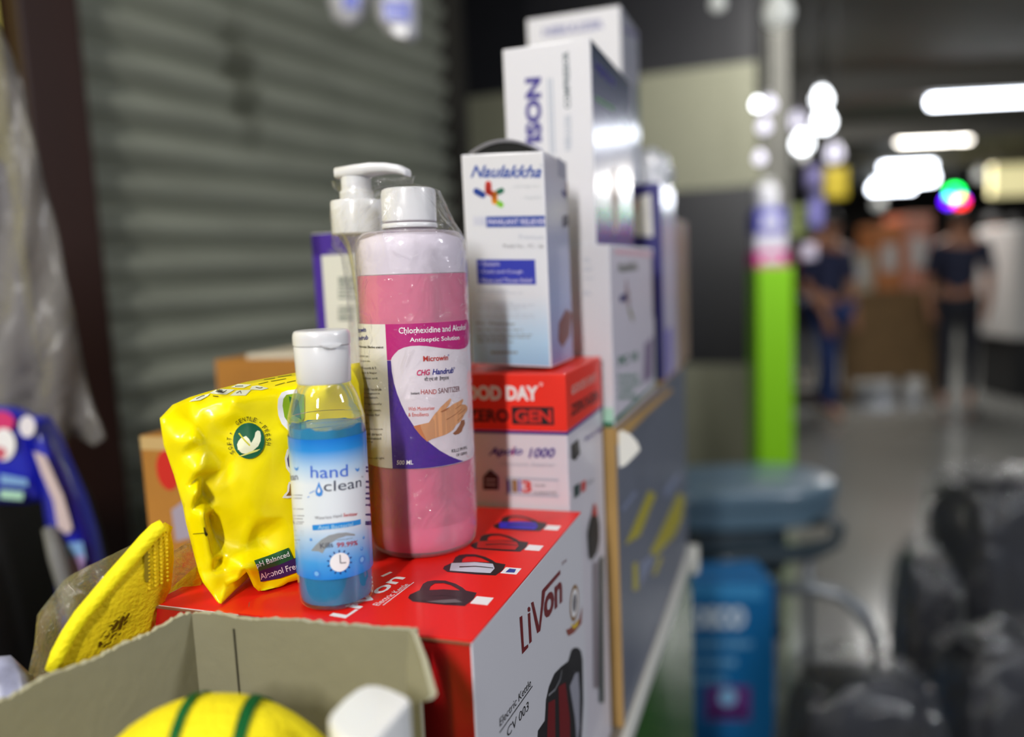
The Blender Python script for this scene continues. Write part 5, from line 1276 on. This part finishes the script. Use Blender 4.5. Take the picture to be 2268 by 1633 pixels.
pack('diaper_pack', 'blue plastic pack with pink and white round picture, at the left edge', [(-90, 905), (0, 905), (30, 912), (56, 930), (80, 980), (95, 1050), (100, 1108), (60, 1116), (-90, 1116)], 0.81, 0.02, [(ink('pack_pink', (206, 52, 110)), el(2, 935, 30, 24), 1), (WH, el(8, 985, 26, 36), 2), (ink('pack_rose', (200, 90, 110)), el(0, 1004, 14, 14), 3), (LB, [(0, 1050), (60, 1062), (62, 1078), (0, 1072)], 1), (ink('pale_green', (170, 214, 190)), [(0, 1085), (52, 1090), (50, 1108), (0, 1104)], 1)])
pack('diaper_pack', 'taller slanting blue plastic pack with pale figure printed on it, left of the brown post', [(62, 925), (88, 930), (110, 970), (140, 1040), (170, 1110), (196, 1190), (216, 1285), (222, 1400), (226, 1538), (150, 1538), (124, 1300), (104, 1180), (88, 1080), (72, 990)], 0.80, 0.02, [(PALEF, [(74, 1000), (100, 1010), (122, 1060), (140, 1100), (160, 1170), (150, 1185), (128, 1170), (118, 1110), (92, 1050)], 1), (ink('pale_figure2', (226, 220, 226)), el(60, 945, 18, 24), 2), (LB, [(134, 1205), (182, 1200), (190, 1240), (150, 1240)], 1), (ink('figure_pink', (170, 140, 190)), [(150, 1235), (186, 1230), (184, 1280), (160, 1290)], 2)])
# small white and blue polybag outside the carton's left wall
bm = bmesh.new(); pc_ = P(10, 1560, 0.335)
add_blob(bm, (0, 0, 0), (0.028, 0.014, (1.118 - ZT) / 2), 3, 0.12, 2.0, 6.0, squash=0.6)
for v in bm.verts: v.co = Vector((-0.262 + v.co.x, 0.372 + v.co.y, ZT + (1.118 - ZT) / 2 + v.co.z)); v.co.z = max(v.co.z, ZT)
o = tag(obj('polybag', bm, mat('white_blue_polybag', (176, 178, 206), 0.3, coat=0.5, vary=0.5, vscale=30), smooth=True), 'pale blue and white polybag squeezed left of the front carton', 'bag'); rebase(o, (-0.262, 0.372, ZT))

# packets hung from above the shutter
m_poly = mat('white_polybag', (200, 200, 210), 0.3, coat=0.5)
def packet(lab, out, dep, marks):
    t = thing('hanging_packet', lab, 'packet', P(out[0][0], out[0][1], dep), 0, 'packets hung over the shutter')
    obj('polybag', sheet(out, lambda u, v: dep, 0.012, puff=0.02), m_poly, t, smooth=True)
    class PF(Face):
        def px(self, u, v): return Vector((u, -v))
        def at(self, u, v, h): return P(u, -v, dep - 0.022 - h)
    pr = Print(PF())
    for m, L, l in marks: pr.poly(L, m, l)
    pr.build('packet_print', t)
    b = bmesh.new(); u_ = sum(p[0] for p in out) / len(out); p = P(u_, min(q[1] for q in out) + 6, dep); add_tube(b, [p + YA * 0.006, (p.x, p.y + 0.006, CEIL)], 0.003, 8); obj('string', b, m_cord, t)
SB = ink('soft_blue', (70, 84, 190))
packet('white hanging packet with faint blue print, left of its neighbour over the shutter', [(728, -90), (812, -90), (818, 0), (806, 45), (770, 62), (738, 40), (726, 0)], 1.65, [(SB, [(758, -20), (796, -20), (796, 18), (760, 20)], 1)])
packet('white hanging packet with strong blue patch, nearest the shutter end', [(828, -90), (918, -90), (924, 30), (922, 85), (896, 94), (858, 74), (834, 40)], 1.62, [(SB, [(848, 0), (908, 2), (908, 48), (852, 44)], 1), (ink('white2', (226, 226, 232)), [(866, 56), (904, 58), (900, 84), (874, 76)], 1)])

# ================================================================== right side: commode chair, blue box, lime post
m_seat = mat('slate_blue_plastic', (84, 108, 126), 0.32, coat=0.3, coat_rough=0.08)
m_seatd = mat('dark_slate_plastic', (44, 58, 68), 0.4, coat=0.2)
m_tubeg = mat('grey_tube_metal', (120, 126, 134), 0.35, metal=0.4, coat=0.3)
YS = 2.35
def Sz(v, u=1700, y=YS): return P(u, v, y).z
cs = P(1660, 1110, YS)
sc_ = YS / FPX
cx0 = P(1655, 1100, YS).x
ch = thing('commode_chair', 'slate blue plastic commode chair with closed lid on a tubular frame', 'chair', (cx0, YS + 0.05, 0))
def slab(name, cx, cy, hx, hy, z0, z1, m, dome_=0.0, n=4.0, r=0.012, hole=None, parent=ch, label=None):
    """rounded super-ellipse slab, optionally domed"""
    bm = bmesh.new(); N = 56
    def ring(k, z): 
        out = []
        for i in range(N):
            t = 2 * math.pi * i / N; c, s = math.cos(t), math.sin(t)
            out.append(bm.verts.new((cx + hx * k * math.copysign(abs(c) ** (2 / n), c), cy + hy * k * math.copysign(abs(s) ** (2 / n), s), z)))
        return out
    lv = [(0.5, z0), (0.93, z0), (0.985, z0 + r * 0.35), (1.0, (z0 + z1) / 2), (0.985, z1 - r * 0.35), (0.94, z1 + dome_ * 0.15), (0.8, z1 + dome_ * 0.5), (0.5, z1 + dome_ * 0.9), (0.1, z1 + dome_)]
    rs = [ring(k, z) for k, z in lv]
    for a, b in zip(rs, rs[1:]):
        for i in range(N): bm.faces.new((a[i], a[(i + 1) % N], b[(i + 1) % N], b[i]))
    bm.faces.new(rs[0][::-1]); bm.faces.new(rs[-1])
    return obj(name, bm, m, parent, smooth=True, autosmooth=1.0, label=label)
z_l1, z_l0 = Sz(1090), Sz(1124)
slab('lid', cx0 + 0.012, YS + 0.17, 0.312, 0.20, z_l0, z_l1, m_seat, dome_=0.014, n=2.7, label='closed slate blue lid')
slab('seat', cx0 + 0.008, YS + 0.165, 0.305, 0.20, Sz(1168), z_l0 - 0.002, m_seat, n=2.7)
slab('pan', cx0 - 0.03, YS + 0.17, 0.19, 0.16, Sz(1285), Sz(1168), m_seatd, n=3.0, r=0.02)
bm = bmesh.new(); pth = [P(1790, 1160, YS), P(1835, 1150, YS - 0.02), P(1858, 1170, YS - 0.03), P(1850, 1200, YS - 0.03), P(1800, 1222, YS - 0.02), P(1700, 1232, YS - 0.02), P(1620, 1238, YS - 0.01), P(1545, 1258, YS)]
add_tube(bm, pth, [0.014, 0.02, 0.022, 0.022, 0.026, 0.028, 0.028, 0.022], 12); obj('armrest', bm, m_seatd, ch, smooth=True)
def leg(x, y): 
    b = bmesh.new(); add_tube(b, [(x, y, Sz(1215)), (x, y, 0.02)], 0.014, 10); l = obj('leg', b, m_tubeg, ch, smooth=True)
    b = bmesh.new(); add_tube(b, [(x, y, 0.0), (x, y, 0.03)], 0.018, 10); obj('rubber_foot', b, m_cord, l)
for sx, sy in ((-0.22, 0.04), (0.20, 0.04), (-0.22, 0.32), (0.20, 0.32)): leg(cx0 + sx, YS + sy)
bm = bmesh.new()
add_tube(bm, [P(1730, 1306, 2.2), P(1800, 1302, 2.18), P(1862, 1318, 2.15), P(1906, 1352, 2.12), P(1932, 1400, 2.1), P(1942, 1460, 2.1), (P(1945, 1500, 2.1).x, 2.1, 0.0)], [0.016, 0.018, 0.02, 0.02, 0.018, 0.016, 0.016], 12); obj('curved_rail', bm, m_tubeg, ch, smooth=True, label='curved grey metal rail')

bb0 = P(1625, 1600, 2.02)
YB = 2.02
zb1, zb0 = P(1640, 1292, YB).z, 0.0
xl, xr = P(1470, 1450, YB).x, P(1716, 1300, YB).x
m_bbox = card('blue_box_card', (12, 100, 160)); m_bside = card('pale_side', (120, 150, 180))
bt_ = thing('blue_box', 'blue product box with white lettering standing below the commode chair', 'box', ((xl + xr) / 2, YB + 0.08, 0))
bm = bmesh.new(); fs = add_box(bm, ((xl + xr) / 2, YB + 0.08, 0), XA, YA, (xr - xl) / 2, 0.08, 0.0, zb1); fs[3].material_index = 1
bmesh.ops.bevel(bm, geom=bm.edges[:], offset=0.003, segments=2, affect='EDGES'); obj('carton_body', bm, [m_bbox, m_bside], bt_)
fbx = Flat((xl, YB, 0), XA, EZ); pb2 = Print(fbx)
PBL = ink('box_white', (206, 222, 236)); PB2 = ink('box_pale', (110, 166, 206))
pb2.poly([(1480, 1296), (1690, 1296), (1692, 1328), (1480, 1322)], ink('box_sky', (60, 140, 196)), 1)
pb2.text('OECO', (1530, 1392), (1650, 1392), (1530, 1345), PBL, 2, bold=0.06)
pb2.lines(1525, 1665, [(1420, 1665), (1460, 1630), (1500, 1610)], 14, PB2, seed=31)
pb2.poly([(1562, 1520), (1662, 1520), (1662, 1596), (1562, 1596)], ink('plum_block', (104, 52, 130)), 1); pb2.ell((1612, 1545), 0.024, 0.024, ink('cyan_mark', (130, 186, 226)), 2)
pb2.lines(1575, 1655, [(1575, 1650)], 12, ink('cyan_mark', (130, 186, 226)), seed=33)
pb2.build('front_print', bt_)

# green packets inside the counter, seen through its glass side
for k, (bk, w_, h_, c_, lb) in enumerate(((0.45, 0.05, 0.16, (86, 140, 40), 'green packet inside the counter behind its glass side'), (0.60, 0.05, 0.10, (170, 190, 150), 'pale packet inside the far end of the glass counter'))):
    p = G(-0.06, bk); b = bmesh.new(); add_box(b, p, EX, EY, 0.05, w_, 0.352, 0.352 + h_ + 0.2, bevel=0.004)
    o = tag(obj('packet', b, mat('packet_%d' % k, c_, 0.4, coat=0.3)), lb, 'packet'); rebase(o, (p.x, p.y, 0.352))

# lime green post with packets stacked on top
YP = 3.9
pxl, pxr = P(1680, 800, YP).x, P(1758, 800, YP).x
pc_ = ((pxl + pxr) / 2, YP + 0.09); zl1 = P(1720, 592, YP).z
m_lime = mat('lime_green_paint', (124, 190, 0), 0.45, coat=0.2)
lp_ = thing('lime_post', 'tall lime green square post beyond the chair', 'post', (pc_[0], pc_[1], 0))
bm = bmesh.new(); add_box(bm, (pc_[0], pc_[1], 0), XA, YA, (pxr - pxl) / 2, 0.09, 0.0, zl1, bevel=0.008); obj('post_body', bm, m_lime, lp_)
bm = bmesh.new(); add_box(bm, (pc_[0], pc_[1], 0), XA, YA, (pxr - pxl) / 2 + 0.004, 0.094, 0.0, 0.06, bevel=0.004); obj('foot_plate', bm, m_fix, lp_)
zprev = zl1
for (v1, hw_, c_, nm, lb) in ((556, 0.078, (206, 60, 140), 'pink_packet', 'pink packet resting directly on the lime post'), (518, 0.075, (196, 192, 206), 'white_packet', 'white packet between the pink and blue ones on the lime post'), (462, 0.072, (72, 72, 170), 'blue_packet', 'blue packet above the white one on the lime post'), (392, 0.055, (206, 206, 212), 'white_jar', 'tall white jar topping the packets on the lime post')):
    z1_ = P(1710, v1, YP).z; xo = pc_[0] - 0.012
    t = thing(nm, lb, 'packet' if 'packet' in nm else 'jar', (xo, pc_[1], zprev))
    m_ = mat(nm + '_film', c_, 0.35, coat=0.4)
    b = bmesh.new()
    if 'jar' in nm:
        add_lathe(b, (xo, pc_[1]), smooth_profile([(hw_ * 0.9, zprev), (hw_, zprev + 0.01), (hw_, z1_ - 0.05), (hw_ * 0.6, z1_ - 0.03)], 4), 32); obj('jar_body', b, m_, t, smooth=True)
        b = bmesh.new(); add_lathe(b, (xo, pc_[1]), [(hw_ * 0.62, z1_ - 0.032), (hw_ * 0.62, z1_)], 32); obj('lid', b, m_fix, t)
    else:
        add_box(b, (xo, pc_[1], 0), XA, YA, hw_, 0.07, zprev, z1_, bevel=0.008); obj('packet_body', b, m_, t)
        b = bmesh.new(); add_box(b, (xo, pc_[1] - 0.0705, 0), XA, YA, hw_ * 0.6, 0.001, zprev + 0.3 * (z1_ - zprev), zprev + 0.7 * (z1_ - zprev)); obj('packet_label', b, m_white, t)
    zprev = z1_
# packets hanging right of the post
for u, v0, v1, w_, c_, lb in ((1766, 455, 522, 0.05, (176, 190, 120), 'yellow green packet hanging just right of the lime post'), (1806, 432, 505, 0.04, (120, 116, 180), 'violet packet hanging right of the yellow green one'), (1850, 372, 440, 0.06, (170, 150, 30), 'mustard packet hanging rightmost beside the post'), (1800, 368, 418, 0.045, (110, 104, 150), 'dull violet packet hanging highest beside the post'), (1790, 540, 575, 0.04, (180, 172, 190), 'pale grey packet hanging lowest beside the post')):
    yy = 4.3 + 0.09 * ((v0 - 365) % 7); p0, p1 = P(u, v0, yy), P(u, v1, yy); t = thing('shop_packet', lb, 'packet', (p0.x, yy, p1.z), 0, 'packets hanging beside the lime post')
    b = bmesh.new(); add_box(b, (p0.x, yy, 0), XA, YA, w_, 0.02, p1.z, p0.z, bevel=0.012); obj('packet_body', b, mat('shop_%d_%d' % (u, v0), c_, 0.35, coat=0.4), t)
    b = bmesh.new(); add_tube(b, [(p0.x, yy, p0.z - 0.004), (p0.x, yy, CEIL)], 0.004, 8); obj('string', b, m_cord, t)

# ------------------------------------------------------------------ goods wrapped in clear plastic, lower right
m_wrapb = mat('black_goods', (24, 25, 30), 0.45)
m_wrap = film('clear_wrap', (120, 122, 134), opacity=0.07, rough=0.12, gloss=2.2, bump=0.8, bscale=34, cap=0.45)
def wrapped(lab, c, rad, h, seed, rot=0.0, sq=0.45, amp=0.12):
    t = thing('wrapped_goods', lab, 'wrapped goods', (c[0], c[1], 0), rot, 'black goods in clear plastic')
    for nm, k, m, am, sd in (('black_goods', 0.95, m_wrapb, amp * 0.6, seed), ('clear_wrap', 1.03, m_wrap, amp, seed + 5)):
        b = bmesh.new(); add_blob(b, (0, 0, 0), (rad[0] * k, rad[1] * k, h / 2 * (0.985 if k < 1 else 1.0)), 5, am, 2.6, sd, squash=sq)
        for v in b.verts:
            n_ = v.co.normalized(); w = v.co + Vector((sd, 0, 0))
            rdg = 1 - 2 * abs(noise.noise(w * 7)); rdg2 = 1 - 2 * abs(noise.noise(w * 17 + Vector((3, 1, 7))))
            v.co += n_ * ((0.022 * rdg + 0.011 * rdg2) if k > 1 else 0.006 * rdg)
            v.co.z = max(v.co.z + h / 2, 0.001 if k < 1 else 0.0)
        b.transform(Matrix.Translation((c[0], c[1], 0)) @ Matrix.Rotation(rot, 4, 'Z')); obj(nm, b, m, t, smooth=True)
p = P(2250, 1108, 1.95); wrapped('tall black item wrapped in glinting clear plastic at the right edge', (p.x + 0.03, p.y + 0.14, 0), (0.15, 0.12), p.z + 0.02, 11, 0.3)
p = P(2075, 1275, 1.72); wrapped('narrow black item in clear plastic just left of the tall wrapped one', (p.x + 0.01, p.y + 0.07, 0), (0.062, 0.085), p.z + 0.015, 23, -0.2)
p = P(1895, 1500, 1.40); wrapped('lowest black item in clear plastic at the bottom edge', (p.x + 0.0, p.y, 0), (0.125, 0.085), p.z + 0.01, 37, 0.1)
p = P(2200, 1440, 1.45); wrapped('black wrapped item in the bottom right corner', (p.x + 0.05, p.y + 0.06, 0), (0.105, 0.08), p.z, 51, 0.2)

# ------------------------------------------------------------------ stalls and people far down the aisle
m_wood = mat('stall_wood', (110, 86, 54), 0.7, vary=0.2, vscale=10)
def stall(label, u0, u1, vtop, yy, d, m, cols, grp):
    a, b_ = P(u0, vtop, yy), P(u1, vtop, yy); w = (b_.x - a.x) / 2; c = ((a.x + b_.x) / 2, yy + d / 2)
    t = thing('market_stall', label, 'stall', (c[0], c[1], 0))
    b = bmesh.new(); add_box(b, (c[0], c[1], 0), XA, YA, w, d / 2, a.z - 0.05, a.z, bevel=0.006); obj('table_top', b, m, t)
    b = bmesh.new(); add_box(b, (c[0], c[1] - d / 2 + 0.03, 0), XA, YA, w * 0.96, 0.015, 0.18, a.z - 0.05); obj('front_board', b, m, t)
    for sx in (-1, 1):
        for sy in (-1, 1):
            b = bmesh.new(); add_box(b, (c[0] + sx * (w - 0.06), c[1] + sy * (d / 2 - 0.06), 0), XA, YA, 0.04, 0.04, 0, a.z - 0.05); obj('leg', b, m, t)
    x = a.x + 0.02
    for k, (cw, chh, cc, lb) in enumerate(cols):
        g_ = thing('goods_box', lb, 'box', (x + cw / 2, c[1], a.z), 0, grp)
        b = bmesh.new(); add_box(b, (x + cw / 2, c[1], 0), XA, YA, cw / 2 - 0.01, d * 0.3, a.z, a.z + chh, bevel=0.01); obj('carton_body', b, mat('goods_%d_%d_%d' % cc, cc, 0.7), g_)
        b = bmesh.new(); add_box(b, (x + cw / 2, c[1] - d * 0.3 - 0.002, 0), XA, YA, cw * 0.25, 0.002, a.z + chh * 0.3, a.z + chh * 0.7); obj('box_label', b, m_fix, g_)
        x += cw
stall('wooden stall stacked with brown and pinkish cartons far down the aisle', 1868, 2085, 650, 7.4, 0.7, m_wood, [(0.34, 0.36, (168, 158, 140), 'pale carton at the left end of the far wooden stall'), (0.26, 0.62, (176, 112, 66), 'tall brown carton in the middle of the far wooden stall'), (0.28, 0.70, (190, 132, 112), 'tallest pinkish brown carton at the right end of the far stall')], 'cartons on the far stall')
# pale stall front at the far right
a = P(2252, 500, 7.0); t = thing('white_counter', 'whitish stall counter at the right edge of the photo', 'counter', (a.x + 0.4, 7.3, 0))
bm = bmesh.new(); add_box(bm, (a.x + 0.4, 7.3, 0), XA, YA, 0.4, 0.3, 0.55, a.z, bevel=0.02); obj('counter_front', bm, mat('pale_panel', (196, 194, 190), 0.5), t)
bm = bmesh.new(); add_box(bm, (a.x + 0.4, 7.3, 0), XA, YA, 0.36, 0.26, 0.0, 0.55); obj('plinth', bm, m_dark, t)
# lit yellowish shop sign above it
a = P(2235, 400, 12.0); t = thing('shop_sign', 'pale yellow glowing shop sign high at the right edge', 'sign', a)
bm = bmesh.new(); add_box(bm, (a.x + 0.35, 12.0, 0), XA, YA, 0.62, 0.06, a.z - 0.22, a.z + 0.22, bevel=0.01); obj('sign_panel', bm, mat('sign_yellow', (236, 226, 170), 0.5, emit=(236, 226, 170), estr=0.7), t)
for sx in (-0.2, 0.9):
    bm = bmesh.new(); add_tube(bm, [(a.x + sx, 12.0, a.z + 0.2), (a.x + sx, 12.0, CEIL)], 0.01, 8); obj('bracket', bm, m_cord, t)

m_skin = mat('skin', (150, 104, 78), 0.5, sss=0.1); m_hair = mat('black_hair', (18, 16, 16), 0.7)
def skin_mesh(name, verts, edges, radii, m, parent, sub=1, loc=None):
    me = bpy.data.meshes.new(name); me.from_pydata([tuple(v) for v in verts], edges, [])
    me.materials.append(m)
    o = bpy.data.objects.new(name, me); COL.objects.link(o); o.parent = parent
    sk = o.modifiers.new('skin', 'SKIN'); sk.use_smooth_shade = True
    for i, r in enumerate(radii): me.skin_vertices[0].data[i].radius = r if isinstance(r, tuple) else (r, r)
    me.skin_vertices[0].data[0].use_root = True
    sb = o.modifiers.new('sub', 'SUBSURF'); sb.levels = sb.render_levels = sub
    ROOT[o.name] = ROOT[parent.name]
    return o
def person(label, x, y, face, shirt, trousers, stride=0.18, h=1.68, arm=0.1):
    t = thing('person', label, 'person', (x, y, 0), face)
    s = h / 1.70
    V = [(0, 0, .95), (0, 0, 1.12), (0, -.01, 1.30), (0, 0, 1.42), (0, 0, 1.50), (0, -.01, 1.60), (0, -.005, 1.68),
         (-.09, 0, .90), (-.10, -stride * .6, .50), (-.10, -stride * .7, .10), (-.10, -stride * .7 - .13, .03),
         (.09, 0, .90), (.10, stride * .5, .50), (.10, stride * 1.1, .10), (.10, stride * 1.1 - .13, .03),
         (-.18, 0, 1.40), (-.23, .02, 1.14), (-.22, -.08 - arm, .92), (-.21, -.11 - arm, .84),
         (.18, 0, 1.40), (.23, -.02, 1.14), (.22, -.10 + arm * .3, .92), (.21, -.12 + arm * .3, .84)]
    Eg = [(0, 1), (1, 2), (2, 3), (3, 4), (4, 5), (5, 6), (0, 7), (7, 8), (8, 9), (9, 10), (0, 11), (11, 12), (12, 13), (13, 14), (3, 15), (15, 16), (16, 17), (17, 18), (3, 19), (19, 20), (20, 21), (21, 22)]
    R = [(.14, .10), (.13, .095), (.15, .11), (.12, .09), .055, (.075, .09), (.06, .08), .085, .058, .042, .035, .085, .058, .042, .035, .055, .042, .032, .03, .055, .042, .032, .03]
    for hi in (18, 22):
        hx, hy, hz = V[hi]; sg = -1 if hi == 18 else 1
        for k, (dx, dy, ln) in enumerate(((.0, -.032, .075), (.0, -.011, .088), (.0, .011, .082), (.0, .03, .062), (-sg * .03, -.03, .045))):
            V.append((hx + dx, hy + dy, hz - .035)); V.append((hx + dx * 1.5 - sg * .008, hy + dy * 1.15 - .012, hz - .035 - ln)); n_ = len(V)
            Eg.append((hi, n_ - 2)); Eg.append((n_ - 2, n_ - 1)); R += [.0095, .008]
    V = [tuple(c * s for c in v) for v in V]; R = [tuple(c * s for c in r) if isinstance(r, tuple) else r * s for r in R]
    skin_mesh('body', V, Eg, R, m_skin, t)
    def sub(ids, eds, grow): 
        mp = {i: k for k, i in enumerate(ids)}
        return [V[i] for i in ids], [(mp[a], mp[b]) for a, b in eds], [tuple(c + grow for c in R[i]) if isinstance(R[i], tuple) else R[i] + grow for i in ids]
    skin_mesh('shirt', *sub([0, 1, 2, 3, 15, 16, 19, 20], [(0, 1), (1, 2), (2, 3), (3, 15), (15, 16), (3, 19), (19, 20)], .014), mat('cloth_%d_%d_%d' % shirt, shirt, 0.8), t)
    skin_mesh('trousers', *sub([0, 7, 8, 9, 11, 12, 13], [(0, 7), (7, 8), (8, 9), (0, 11), (11, 12), (12, 13)], .014), mat('cloth_%d_%d_%d' % trousers, trousers, 0.8), t)
    b = bmesh.new(); add_blob(b, (0, 0.012 * s, 1.655 * s), (.088 * s, .102 * s, .085 * s), 3, .05, 3, 1.0); b.transform(ROOT[t.name]); obj('hair', b, m_hair, t, smooth=True)
    # face: nose, eyes and mouth on the front of the head (towards local -y)
    b = bmesh.new(); add_blob(b, (0, -.10 * s, 1.585 * s), (.014 * s, .018 * s, .022 * s), 2, .0, 1, 0); b.transform(ROOT[t.name]); obj('nose', b, m_skin, t, smooth=True)
    for sx in (-1, 1):
        b = bmesh.new(); add_blob(b, (sx * .032 * s, -.09 * s, 1.61 * s), (.011 * s, .008 * s, .007 * s), 2, 0, 1, 0); b.transform(ROOT[t.name]); obj('eye', b, m_hair, t, smooth=True)
    b = bmesh.new(); add_blob(b, (0, -.092 * s, 1.545 * s), (.024 * s, .008 * s, .006 * s), 2, 0, 1, 0); b.transform(ROOT[t.name]); obj('mouth', b, mat('lips', (120, 62, 56), 0.5), t, smooth=True)
    return t
def at_px(u, y): return P(u, 700, y).x
person('person in dark blue clothes walking left of the wooden stall', at_px(1835, 6.6), 6.6, 0.4, (28, 34, 64), (24, 44, 92))
person('person in black and navy standing right of the wooden stall', at_px(2122, 6.85), 6.85, -0.5, (26, 30, 52), (22, 24, 34), stride=0.1)
person('person in a red shirt far back on the right', at_px(2192, 8.2), 8.2, 0.2, (176, 28, 24), (30, 34, 58), stride=0.14)
person('person in dark clothes beside the one in red', at_px(2240, 8.8), 8.8, 2.6, (44, 38, 44), (20, 20, 24), stride=0.2)
person('person in a maroon shirt between the post and the wooden stall', at_px(1802, 8.6), 8.6, 2.9, (104, 34, 36), (26, 28, 40), stride=0.12)
